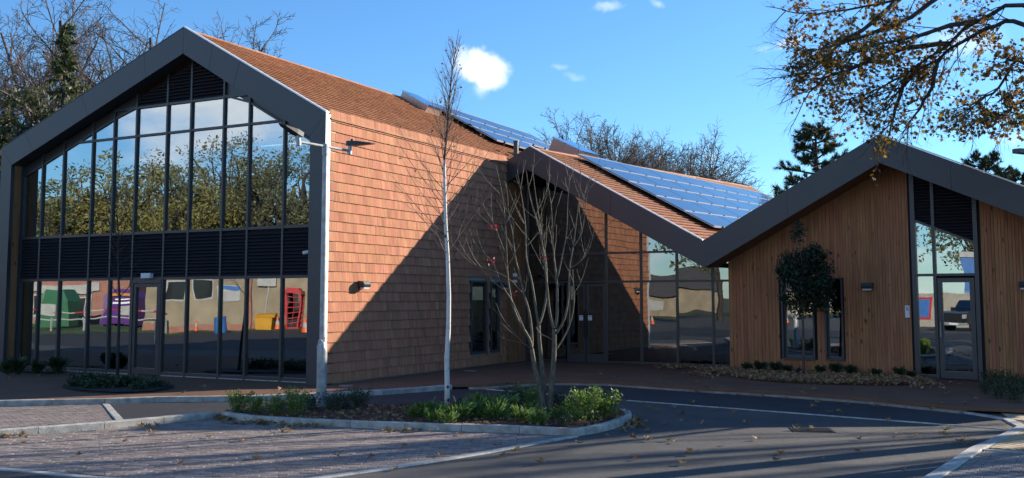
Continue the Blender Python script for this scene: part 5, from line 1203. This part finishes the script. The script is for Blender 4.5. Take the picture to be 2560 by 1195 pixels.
wl_ = [(20, 936, 'glass gable at the far left edge', .9), (45, 936, 'glass gable below its timber lining', 1.1), (95, 937, 'glass gable third from the left', .9), (145, 935, 'glass gable right of its bed', 1.1), (1870, 930, 'timber gable near its left corner', .8), (1900, 932, 'timber gable left of the evergreen stem', 1.0), (1940, 934, 'timber gable under the wider window', 1.0), (1970, 936, 'timber gable beside the evergreen stem', .8), (2050, 938, 'timber gable between the windows', .8), (2090, 938, 'timber gable under the narrow window', 1.0), (2130, 940, 'timber gable right of the narrow window', .9), (2190, 943, 'timber gable below the wall lamp', .7), (2250, 946, 'timber gable left of the door screen', .9), (2280, 949, 'timber gable touching the door screen', .7)]
for k, (u, v, lab, sc) in enumerate(wl_): place(TP[k % 2], G(u, v, .01), k * 2.1, 'dark grassy plant at the foot of the ' + lab, sc * (.68 if u > 1000 else .9))
for k, (u, v, sc) in enumerate([(2475, 965, 1.3), (2510, 972, 1.5), (2545, 980, 1.5), (2500, 995, 1.3), (2540, 1005, 1.3), (2465, 985, 1.0)]): place(PD[k % 2], G(u, v, .01), k * 2.3, ['left rear', 'middle rear', 'right rear', 'middle front', 'right front', 'left front'][k] + ' dark shrub in the bed right of the timber gable door', sc * .75)
# ------------------------------------------------------------------ leaves on the ground
LV = []
for k in range(6):
    r = random.Random(400 + k); b = MB(); maple_leaf(b, V((0, 0, .018)), .125, r, .28 + .06 * k, V((r.uniform(-.25, .25), r.uniform(-.25, .25), 1)).normalized(), V((1, 0, 0))); b.tube([V((-.06, 0, .02)), V((-.12, .02, .03 + .006 * k))], .0025, 4)
    me = b.mesh('fallen_leaf'); me.materials.append(MT['leafdry']); LV.append(me)
r = random.Random(77)
def leaf_thing(p, lab, grp, sc=1.):
    o = bpy.data.objects.new('fallen_leaf', LV[r.randrange(6)]); COL.objects.link(o); o.location = p; o.rotation_euler = (r.uniform(-.35, .35), r.uniform(-.35, .35), r.uniform(0, 6.28)); o.scale = (sc,) * 3; tag(o, lab, 'leaf', grp)
roadpx = [(1240, 1118), (1287, 1131), (1255, 1141), (985, 1176), (842, 1142), (930, 1145), (1012, 1117), (1148, 1089), (720, 1080), (705, 1081), (605, 1104), (310, 1107), (195, 1140), (60, 1110), (370, 1082), (380, 1082), (1448, 1112), (1520, 1091), (1582, 1098), (1620, 1102), (1668, 1103), (1690, 1107), (1727, 1137), (1705, 1162), (1890, 1100), (1990, 1075), (2030, 1076), (1860, 1060), (1760, 1060), (1700, 1056), (1945, 1154), (1957, 1136), (2144, 1131), (2260, 1181), (2366, 1078), (2372, 1077), (2289, 1090), (2367, 1091), (2410, 1096), (2398, 1110), (2425, 1108), (2250, 1088), (1665, 1060), (1640, 1029), (1700, 1036), (1560, 1005), (1600, 1012), (1620, 1020), (1837, 1034), (1682, 1020), (1740, 981), (1906, 995), (1965, 1001), (2040, 1009), (2037, 1020), (2079, 1033), (2096, 1031), (2122, 1014), (2190, 1018), (2330, 1026), (2230, 1050), (1800, 1024), (1730, 1008), (1850, 992), (1950, 1038), (2220, 1052), (1480, 1030), (1585, 1072), (1560, 1080), (1620, 1080), (2060, 1150), (1800, 1120), (2150, 1100), (640, 1150), (450, 1160), (1100, 1140), (520, 1095), (1180, 1105), (1590, 1150), (1350, 1160)]
for u, v in roadpx:
    if u < 1440 and v > 1047 and (v < 1090 or v < 1195 - (u - 835) * .172 or u < 835): a_, b_ = 'dry curled maple leaf lying on the brindle paving of the parking bay', 'fallen leaves on the parking bay paving'
    elif v < 1000 + (u - 1400) * .066 and u > 1400: a_, b_ = 'dry curled maple leaf lying on the fresh black asphalt strip', 'fallen leaves on the black asphalt'
    else: a_, b_ = 'dry curled maple leaf lying on the grey asphalt road', 'fallen leaves on the grey asphalt'
    leaf_thing(G(u + r.uniform(-3, 3), v, ZR + .004), a_, b_, r.uniform(.7, 1.15))
pavpx = [(1690, 968), (1740, 958), (1765, 972), (2035, 976), (2190, 998), (2350, 1010), (2130, 978), (700, 975), (510, 968), (460, 984), (340, 940), (95, 940), (1540, 945), (1500, 938), (2005, 985), (2370, 985), (2440, 1000), (2415, 1010), (20, 950), (620, 985), (1640, 940), (1660, 950), (1600, 950), (1880, 972)]
for u, v in pavpx: leaf_thing(G(u, v, .004), 'dry maple leaf lying on the brown pavement', 'fallen leaves on the pavement', r.uniform(.7, 1.1))
def litter(name, label, n, inside, bb, z, sc=1., m='litter', zamp=.05, extra=()):
    b = MB(); c = 0; tries = 0
    while c < n and tries < n * 12:
        tries += 1; q = V((r.uniform(bb[0], bb[1]), r.uniform(bb[2], bb[3])))
        if not inside(q): continue
        c += 1; p = V((q.x, q.y, z + zamp * r.random())); nv = (V((0, 0, 1)) + rvec(r) * .75).normalized()
        maple_leaf(b, p, .1 * sc * r.uniform(.6, 1.2), r, .25, nv)
    for u, v, du, dv, k in extra:
        for _ in range(k): a = r.gauss(0, 1), r.gauss(0, 1); p = G(u + a[0] * du, v + a[1] * dv, z); p.z += zamp * r.random() * .6; maple_leaf(b, p, .1 * sc * r.uniform(.6, 1.2), r, .25, (V((0, 0, 1)) + rvec(r) * .7).normalized())
    return tag(b.build(name, MT[m]), label, kind='stuff')
pcb = ccw([V((p.x, p.y)) for p in [BC(6.0, .86, 0), G(1745, 925, 0), G(1800, 938, 0), G(1870, 950, 0), G(1960, 958, 0), G(2100, 963, 0), G(2250, 965, 0), G(2335, 960, 0), BC(10.95, .86, 0)]])
def in_poly(P):
    def f(q):
        c = False
        for i, a in enumerate(P):
            d = P[i - 1]
            if (a.y > q.y) != (d.y > q.y) and q.x < (d.x - a.x) * (q.y - a.y) / (d.y - a.y) + a.x: c = not c
        return c
    return f
litter('leaf_litter', 'thick brown leaf litter at the foot of the timber gable', 5200, in_poly(pcb), (min(p.x for p in pcb), max(p.x for p in pcb), min(p.y for p in pcb), max(p.y for p in pcb)), .02, .95, zamp=.07, extra=((1700, 918, 25, 2, 160), (1760, 935, 25, 5, 120), (2310, 962, 30, 4, 60)))
litter('leaf_litter', 'brown leaves scattered in the bed right of the timber door', 700, in_cb2, bb_cb2, .02, .9)
litter('leaf_litter', 'dry leaves strewn over the bark of the island', 1000, in_isl, bb_isl, -.02, .85, 'leafdry', .03)
litter('leaf_litter', 'dry leaves drifted along the island kerb and its right end', 0, in_isl, bb_isl, ZR + .01, .95, 'leafdry', .05, extra=((1590, 1058, 13, 6, 60), (560, 1048, 12, 2, 45), (640, 1059, 40, 1.5, 40), (760, 1066, 50, 1.5, 35), (1010, 1077, 40, 1.5, 25), (670, 1058, 20, 1.5, 25), (25, 1092, 18, 1.5, 18), (360, 1066, 30, 2, 10), (1010, 972, 50, 1, 25)))
litter('leaf_litter', 'brown leaves in the bed under the left end of the glass', 160, in_lb, bb_lb, .03, .9)
b = MB()
for k in range(5200):
    while 1:
        q = V((r.uniform(bb_isl[0], bb_isl[1]), r.uniform(bb_isl[2], bb_isl[3])))
        if in_isl(q): break
    z = -.045 + .012 + .05 * (.5 + .5 * noise.noise((q.x * 2.3, q.y * 2.3, 1))); d = (rvec(r) + V((0, 0, .1))).normalized(); d.z *= .35; s = d.cross(V((0, 0, 1))).normalized(); L_ = r.uniform(.015, .045); p = V((q.x, q.y, z + r.uniform(0, .012)))
    b.prism([p - s * .007, p + d * L_ - s * .006, p + d * L_ + s * .006, p + s * .007], (0, 0, .006))
tag(b.build('bark_chips', MT['mulch']), 'red bark chips over the island', kind='stuff')
for k, (u, v, lab) in enumerate(((1147, 1032, 'small black spotlight on the island right of the birch'), (1422, 1030, 'small black spotlight on the island right of the multi stemmed tree'), (1995, 945, 'small black spotlight beside the evergreen stem'))):
    p = G(u, v, -.03 if k < 2 else .01); t = thing('spotlight', lab, 'spotlight', p); b = MB(); b.tube([p, p + V((0, 0, .16))], .012, 6); b.build('spike', MT['black'], t)
    b = MB(); b.tube([p + V((-.03, .02, .15)), p + V((.05, -.03, .21))], [.035, .045], 10); b.build('head', MT['black'], t)

# ------------------------------------------------------------------ across the road, behind the camera: what the glass mirrors
def frame2(p, q):      # local frame: x along p->q, y away from the building, z up
    p, q = V((p[0], p[1], 0)), V((q[0], q[1], 0)); x = (q - p).normalized(); y = V((x.y, -x.x, 0)); 
    return Matrix(((x.x, y.x, 0, p.x), (x.y, y.y, 0, p.y), (0, 0, 1, -.1), (0, 0, 0, 1))), (q - p).length
sheet('lawn', [(-80, -20), (-36, -19), (-27.5, -25.5), (-23.5, -27), (-25.5, -29), (-33, -26), (-60, -40), (-80, -45)], -.092, mat('verge grass', (.06, .12, .025), .9, 0, .25, 3), label='grass verge across the road')
Fm, Lb = frame2((-34.2, -25.2), (-19.0, -32.6))
bb = thing('brick_block', 'buff brick flat roofed block across the road with notice board', 'building', Fm @ V((0, 0, 0)))
b = MB(Fm); b.box(0, Lb, 0, 9, 0, 4.3); b.build('wall', MT['tanbrick'], bb)
b = MB(Fm); b.box(-.15, Lb + .15, -.15, 9.1, 4.3, 4.65); b.build('roof', MT['slate'], bb)
b = MB(Fm); b.box(0.02, Lb - .02, -.02, 0, 0, .4); b.build('plinth', MT['redbrick'], bb)
for x in (1.2, 12.2, 14.6, 3.0):
    b = MB(Fm); b.box(x, x + 1.2, -.03, .02, 1.9, 3.1); wf = b.build('window', MT['dullwhite'], bb); b = MB(Fm); b.box(x + .08, x + 1.12, -.035, -.031, 1.98, 3.02); b.build('pane', MT['carpaint'], wf)
t = thing('notice_board', 'white notice board with blue header on the buff brick wall', 'sign', Fm @ V((4.9, -.05, 2.3)))
b = MB(Fm); b.box(4.5, 5.7, -.07, -.01, 1.75, 2.7); b.build('board', MT['dullwhite'], t); b = MB(Fm); b.box(4.62, 5.66, -.08, -.071, 2.42, 2.66); b.build('header', MT['blue'], t)
b = MB(Fm); b.box(10.3, 11.1, -.05, .02, .1, 2.2); dd_ = b.build('door', MT['green'], bb); b = MB(Fm); b.box(10.95, 11.0, -.1, -.051, 1.0, 1.12); b.build('handle', MT['galv'], dd_)
b = MB(Fm); b.box(6.2, 6.5, -.25, 0, 0, 4.3); b.box(12.0, 12.12, -.2, 0, 0, 4.3); b.build('pilaster', MT['redbrick'], bb)
t = thing('wall_sign', 'small blue sign high on the buff brick wall', 'sign', Fm @ V((11.5, -.05, 2.3))); b = MB(Fm); b.box(11.2, 11.9, -.05, -.01, 2.1, 2.6); b.build('plate', MT['blue'], t)
t = thing('downpipe', 'pale drainpipe on the buff brick wall', 'pipe', Fm @ V((7.4, -.1, 0))); b = MB(Fm); b.tube([(7.4, -.08, 0), (7.4, -.08, 4.3)], .06, 8); b.build('pipe', MT['dullwhite'], t); b = MB(Fm); b.box(6.9, 8.0, -.25, -.02, 2.6, 3.7); b.build('meter_box', MT['dullwhite'], t)
kp = Fm @ V((9.0, -.9, 0)); t = thing('phone_box', 'red telephone box standing by the buff brick wall', 'phone box', kp)
def kx(x0, x1, y0, y1, z0, z1, nm, m): b = MB(Fm); b.box(8.6 + x0, 8.6 + x1, -1.1 + y0, -1.1 + y1, z0, z1); return b.build(nm, MT[m], t)
for x, y in ((0, 0), (.8, 0), (0, .8), (.8, .8)): kx(x, x + .1, y, y + .1, .1, 2.1, 'post', 'red')
kx(-.03, .93, -.03, .93, 0, .1, 'plinth', 'red'); kx(-.03, .93, -.03, .93, 2.1, 2.32, 'header', 'red'); kx(.1, .8, .1, .8, 2.32, 2.44, 'crown', 'red')
for z in (.35, .65, .95, 1.25, 1.55, 1.85): kx(.1, .8, .02, .05, z, z + .04, 'glazing_bar', 'red'); kx(.85, .88, .1, .8, z, z + .04, 'glazing_bar', 'red')
kx(.43, .46, .02, .05, .1, 2.1, 'glazing_bar', 'red')
kx(.1, .8, .06, .07, .1, 2.1, 'pane', 'glassB'); kx(.1, .8, .84, .86, .1, 2.1, 'back_panel', 'red')
gx = Fm @ V((7.6, -1.2, 0)); t = thing('grit_bin', 'yellow grit bin beside the red telephone box', 'bin', gx)
b = MB(Fm @ Matrix.Translation((7.2, -1.4, 0))); b.prism([(0, 0, 0), (.9, 0, 0), (1.0, -.05, .7), (-.1, -.05, .7)], (0, .7, 0)); b.build('tub', MT['yellow'], t)
b = MB(Fm @ Matrix.Translation((7.2, -1.4, 0))); b.prism([(-.12, -.08, .71), (-.12, .72, .71), (-.12, .65, .98), (-.12, .15, .9)], (1.24, 0, 0)); b.build('lid', MT['yellow'], t)
def cone_proto():
    t = thing('traffic_cone', 'x', 'traffic cone', (0, 0, 0), 'traffic cones across the road')
    b = MB(); b.box(-.2, .2, -.2, .2, 0, .05); b.build('base', MT['tyre'], t); b = MB(); b.lathe([(.15, .05), (.11, .3), (.10, .301), (.045, .75), (.03, .76)], n=14); b.build('cone', MT['orange'], t, smooth=False)
    b = MB(); b.lathe([(.114, .3), (.082, .52), (.078, .52), (.11, .3)], n=14); b.build('sleeve', MT['dullwhite'], t); return t
cp0 = cone_proto()
for k, (x, y, lab) in enumerate(((-29.6, -25.0, 'orange traffic cone on the road before the notice board'), (-25.9, -27.6, 'orange traffic cone before the yellow grit bin'), (-20.6, -23.4, 'orange traffic cone nearest the corner column reflection'), (-43, -24.2, 'orange traffic cone on the grass verge by the shops'), (-16.6, -41, 'orange traffic cone mirrored in the wider gable window'))):
    if k == 0: cp0.location = (x, y, -.1); cp0['label'] = lab
    else: dup(cp0, (x, y, -.1), k, lab)
t = thing('plastic_drum', 'blue plastic drum standing across the road', 'drum', (-26.6, -23.6, -.1)); b = MB(); b.lathe([(.28, -.1), (.3, .2), (.285, .22), (.3, .5), (.285, .52), (.29, .85), (.27, .88)], (-26.6, -23.6, 0), 16); b.build('body', MT['blue'], t)
# recycling bank
Fr, _ = frame2((-41.5, -28.2), (-38.2, -29.4)); t = thing('recycling_bank', 'purple recycling bank with white panel across the road', 'recycling bank', Fr @ V((0, 0, 0)))
b = MB(Fr); b.prism([(0, 0, .15), (2.3, 0, .15), (2.3, 0, 2.0), (1.9, .15, 2.5), (.4, .15, 2.5), (0, 0, 2.0)], (0, 1.6, 0)); b.build('body', MT['purple'], t)
b = MB(Fr); b.box(1.1, 2.1, -.03, -.005, .75, 1.35); b.build('panel', MT['dullwhite'], t); b = MB(Fr); b.box(.5, 2.1, -.02, -.004, 1.5, 1.62); b.box(.7, 2.0, -.02, -.004, 1.75, 1.83); b.build('print', MT['paper'], t)
b = MB(Fr); b.box(.3, 2.0, -.06, -.005, 2.02, 2.2); b.build('hatch', MT['yellow'], t)
b = MB(Fr); b.box(.1, .5, .2, 1.4, 0, .15); b.build('skid', MT['iron'], t); b = MB(Fr); b.box(1.8, 2.2, .2, 1.4, 0, .15); b.build('skid', MT['iron'], t)
Fg, _ = frame2((-45.2, -26.2), (-42, -27.6)); t = thing('recycling_bank', 'green recycling bank left of the purple one across the road', 'recycling bank', Fg @ V((0, 0, 0)))
b = MB(Fg); b.prism([(0, 0, .15), (2.3, 0, .15), (2.3, 0, 1.9), (1.8, .2, 2.6), (.5, .2, 2.6), (0, 0, 1.9)], (0, 1.6, 0)); b.build('body', MT['green'], t); b = MB(Fg); b.box(.3, 1.2, -.03, -.004, .9, 1.7); b.build('panel', MT['dullwhite'], t)
# shops
Fs, Ls = frame2((-82, -14), (-46, -34)); t = thing('shop_row', 'row of red brick shops with white fascia boards across the road', 'building', Fs @ V((0, 0, 0)))
b = MB(Fs); b.box(0, Ls, 0, 8, 0, 3.6); b.build('wall', MT['redbrick'], t); b = MB(Fs); b.prism([(0, -.4, 3.6), (0, 8.4, 3.6), (0, 4, 6.2)], (Ls, 0, 0)); b.build('roof', MT['slate'], t)
for k in range(7):
    x = 1 + k * 5.6; b = MB(Fs); b.box(x, x + 4.2, -.1, .0, .5, 2.2); wf = b.build('shop_window', MT['dullwhite'], t)
    for j in range(3): b = MB(Fs); b.box(x + .1 + j * 1.38, x + 1.36 + j * 1.38, -.12, -.101, .6, 2.1); b.build('pane', MT['carpaint'], wf)
    b = MB(Fs); b.box(x - .1, x + 4.6, -.2, .0, 2.4, 3.0); b.build('fascia_board', MT[('dullwhite', 'red', 'dullwhite', 'blue', 'dullwhite', 'red', 'dullwhite')[k]], t)
# low rail with striped tape
t = thing('low_rail', 'low white knee rail with striped tape along the grass verge', 'rail', (-44, -23, -.1))
for k in range(9):
    x, y = -52 + k * 2.4, -19.5 - k * .75; b = MB(); b.box(x - .06, x + .06, y - .06, y + .06, -.1, .75); b.build('post', MT['dullwhite'], t)
b = MB(); b.tube([(-52, -19.5, .6), (-32.8, -25.5, .6)], .05, 6); b.build('bar', MT['dullwhite'], t)
for k in range(24):
    f0, f1 = k / 24, (k + 1) / 24; p, q = V((-52, -19.6, 1.0)).lerp(V((-32.8, -25.6, 1.05)), f0), V((-52, -19.6, 1.0)).lerp(V((-32.8, -25.6, 1.05)), f1); b = MB(); b.prism([p, q, q + V((0, 0, .08)), p + V((0, 0, .08))], (.0, .004, 0)); b.build('tape_strip', MT['red' if k % 2 else 'dullwhite'], t)
# trees mirrored in the upper glazing
def mirrored(u, dist): d = ray(u, 745); p = V((CAM.x, .84 - CAM.y, 0)) + V((d.x, -d.y, 0)) * dist; return (p.x, p.y, -.1)
TRS = [(75, 66, 465, 3.6, 'olivecrown'), (135, 74, 425, 4.6, 'olivecrown'), (185, 62, 470, 3.4, 'willow'), (235, 78, 392, 4.8, 'olivecrown'), (300, 72, 365, 4.6, 'willow'), (350, 84, 345, 5.0, 'olivecrown'), (400, 70, 395, 4.2, 'willow'), (455, 82, 385, 4.6, 'olivecrown'), (505, 70, 440, 3.6, 'willow'), (545, 80, 322, 5.4, 'olivecrown'), (605, 86, 345, 5.0, 'olivecrown'), (655, 76, 312, 5.4, 'olivecrown'), (715, 82, 322, 5.2, 'olivecrown'), (770, 74, 350, 5.0, 'olivecrown'), (260, 61, 500, 3.4, 'willow'), (340, 62, 490, 3.2, 'willow'), (430, 62, 505, 3.0, 'willow'), (580, 64, 500, 3.2, 'olivecrown'), (120, 60, 500, 3.0, 'willow')]
tl = ['leftmost olive', 'second olive from the left', 'low yellow at the left', 'broad olive left of the door', 'tall yellow', 'tall olive over the door', 'yellow right of the tall olive', 'olive in the middle', 'low yellow in the middle', 'tall domed olive', 'olive right of the dome', 'tallest olive', 'olive by the corner', 'rightmost olive', 'low golden', 'golden above the door', 'small golden', 'low olive', 'low golden at the far left']
for k, (u, dist, v, rx, m) in enumerate(TRS):
    dist = 86 + (k * 7 % 4) * 5 + (0 if v > 440 else 8); rx *= 1.25
    p = mirrored(u, dist); H = (745 - v) / FPX * dist + 1.94
    leafy(f'{tl[k]} autumn tree across the road mirrored in the gable glass', p, H, rx, 500 + k, m, 5000, .36, 'trees across the road', .58, H * .42, nm='autumn_tree', lumps=46)
for k, (x, y, H, rx) in enumerate(((-13, -47, 13, 5), (-8, -62, 13, 5), (3, -58, 12, 4.5), (-30, -62, 12, 4.5), (-48, -66, 11, 4.5))):
    leafy('autumn tree across the road, ' + ['behind the pickup truck', 'behind the cabins', 'right of the cabins', 'behind the bollards', 'beside the bungalow'][k], (x, y, -.1), H, rx, 540 + k, 'olivecrown', 3000, .4, 'trees across the road', .6, H * .38, nm='autumn_tree', lumps=46)
# things mirrored in the lobby and the timber gable
Fh, Lh = frame2((-62, -74), (-28, -92)); t = thing('bungalow', 'brick bungalow with dark roof and red chimney far across the road', 'house', Fh @ V((0, 0, 0)))
b = MB(Fh); b.box(0, Lh, 0, 9, 0, 2.8); b.build('wall', MT['tanbrick'], t); b = MB(Fh); b.prism([(-.4, -.5, 2.7), (-.4, 9.5, 2.7), (-.4, 4.5, 5.6)], (Lh + .8, 0, 0)); r_ = b.build('roof', MT['slate'], t); b = MB(Fh); b.box(10, 11.6, 4, 5, 5, 7.6); b.build('chimney', MT['redbrick'], r_)
for k in range(5): b = MB(Fh); b.box(3 + k * 6.5, 5.6 + k * 6.5, -.06, 0, .9, 2.2); b.build('window', MT['dullwhite'], t)
for k in range(4):
    p = V((-24.5 - k * 1.9, -42.5 - k * .5, -.1)); t = thing('bollard', ['first', 'second', 'third', 'fourth'][k] + ' of four yellow and black bollards across the road', 'bollard', p, 'striped bollards')
    for j in range(5): b = MB(); b.lathe([(.11, j * .25), (.11, j * .25 + .25)], p, 10); b.build('band', MT['yellow' if j % 2 else 'black'], t)
t = thing('picket_fence', 'white picket fence before the bungalow across the road', 'fence', (-40, -60, -.1))
for k in range(60): x, y = -52 + k * .42, -56.5 - k * .12; b = MB(); b.box(x, x + .14, y, y + .04, -.1, 1.15); b.build('picket', MT['dullwhite'], t)
b = MB(); b.tube([(-52, -56.46, .35), (-26.8, -63.6, .35)], .04, 5); b.build('rail', MT['dullwhite'], t); b = MB(); b.tube([(-52, -56.46, .85), (-26.8, -63.6, .85)], .04, 5); b.build('rail', MT['dullwhite'], t)
Fc = Matrix.Translation((-.3, -29.6, -.1)) @ Matrix.Rotation(R_(14), 4, 'Z')
t = thing('pickup_truck', 'dark pickup truck parked across the road facing the building', 'truck', (-.3, -29.6, -.1)); t
b = MB(Fc); prof = [(0, .45), (0, 1.0), (-.25, 1.08), (-1.5, 1.15), (-2.1, 1.78), (-3.6, 1.8), (-3.75, 1.15), (-5.1, 1.12), (-5.15, .5)]
b.prism([(-.9, y, z) for y, z in prof], (1.8, 0, 0)); b.build('body', MT['carpaint'], t)
b = MB(Fc); b.prism([(-.75, -1.52, 1.19), (.75, -1.52, 1.19), (.68, -2.05, 1.72), (-.68, -2.05, 1.72)], (0, .02, .02)); b.build('windscreen', MT['glassB'], t)
b = MB(Fc); b.box(-.55, .55, .005, .03, .6, .95); b.build('grille', MT['black'], t); b = MB(Fc); b.box(-.26, .26, .06, .08, .42, .54); b.build('number_plate', MT['paper'], t); b = MB(Fc); b.box(-.92, .92, -.02, .05, .38, .56); b.build('bumper', MT['galv'], t)
for s in (-1, 1):
    b = MB(Fc); b.box(s * .7 - .15, s * .7 + .15, .005, .03, .78, .96); b.build('headlight', MT['dullwhite'], t); b = MB(Fc); b.box(s * 1.0 - .1, s * 1.0 + .1, -1.62, -1.5, 1.1, 1.28); b.build('mirror', MT['carpaint'], t)
    for y in (-.9, -4.1): b = MB(Fc); b.tube([(s * .92, y, .36), (s * .70, y, .36)], .36, 16); wh = b.build('wheel', MT['tyre'], t); b = MB(Fc); b.tube([(s * .925, y, .36), (s * .921, y, .36)], .2, 12); b.build('rim', MT['galv'], wh)
Fk, _ = frame2((-6.6, -51.8), (3.4, -54.3)); t = thing('site_cabin', 'blue stacked site cabins with white roof band across the road', 'cabin', Fk @ V((0, 0, 0)))
b = MB(Fk); b.box(0, 10, 0, 3, 0, 2.6); b.box(0, 10, 0, 3, 2.66, 5.2); b.build('wall', MT['blue'], t); b = MB(Fk); b.box(-.1, 10.1, -.1, 3.1, 5.2, 5.5); b.build('roof', MT['dullwhite'], t)
for x in (1, 4.2, 7.4): b = MB(Fk); b.box(x, x + 1.6, -.05, 0, 3.6, 4.7); b.build('window', MT['dullwhite'], t)
Fz, Lz = frame2((-8, -38), (12, -41)); t = thing('boundary_wall', 'long pale rendered wall behind the pickup truck across the road', 'wall', Fz @ V((0, 0, 0))); b = MB(Fz); b.box(0, Lz, 0, .3, 0, 2.3); b.build('face', mat('pale render', (.33, .30, .25), .85), t); b = MB(Fz); b.box(-.03, Lz + .03, -.05, .35, 2.3, 2.4); b.build('coping', MT['conc'], t)
t = thing('banner_frame', 'red framed blue banner fixed to the pale wall across the road', 'banner', Fz @ V((2, -.1, 1))); b = MB(Fz); b.box(1.2, 3.6, -.06, -.01, .5, 2.1); b.build('frame', MT['red'], t); b = MB(Fz); b.box(1.35, 3.45, -.075, -.061, .65, 1.95); b.build('sheet', MT['blue'], t)
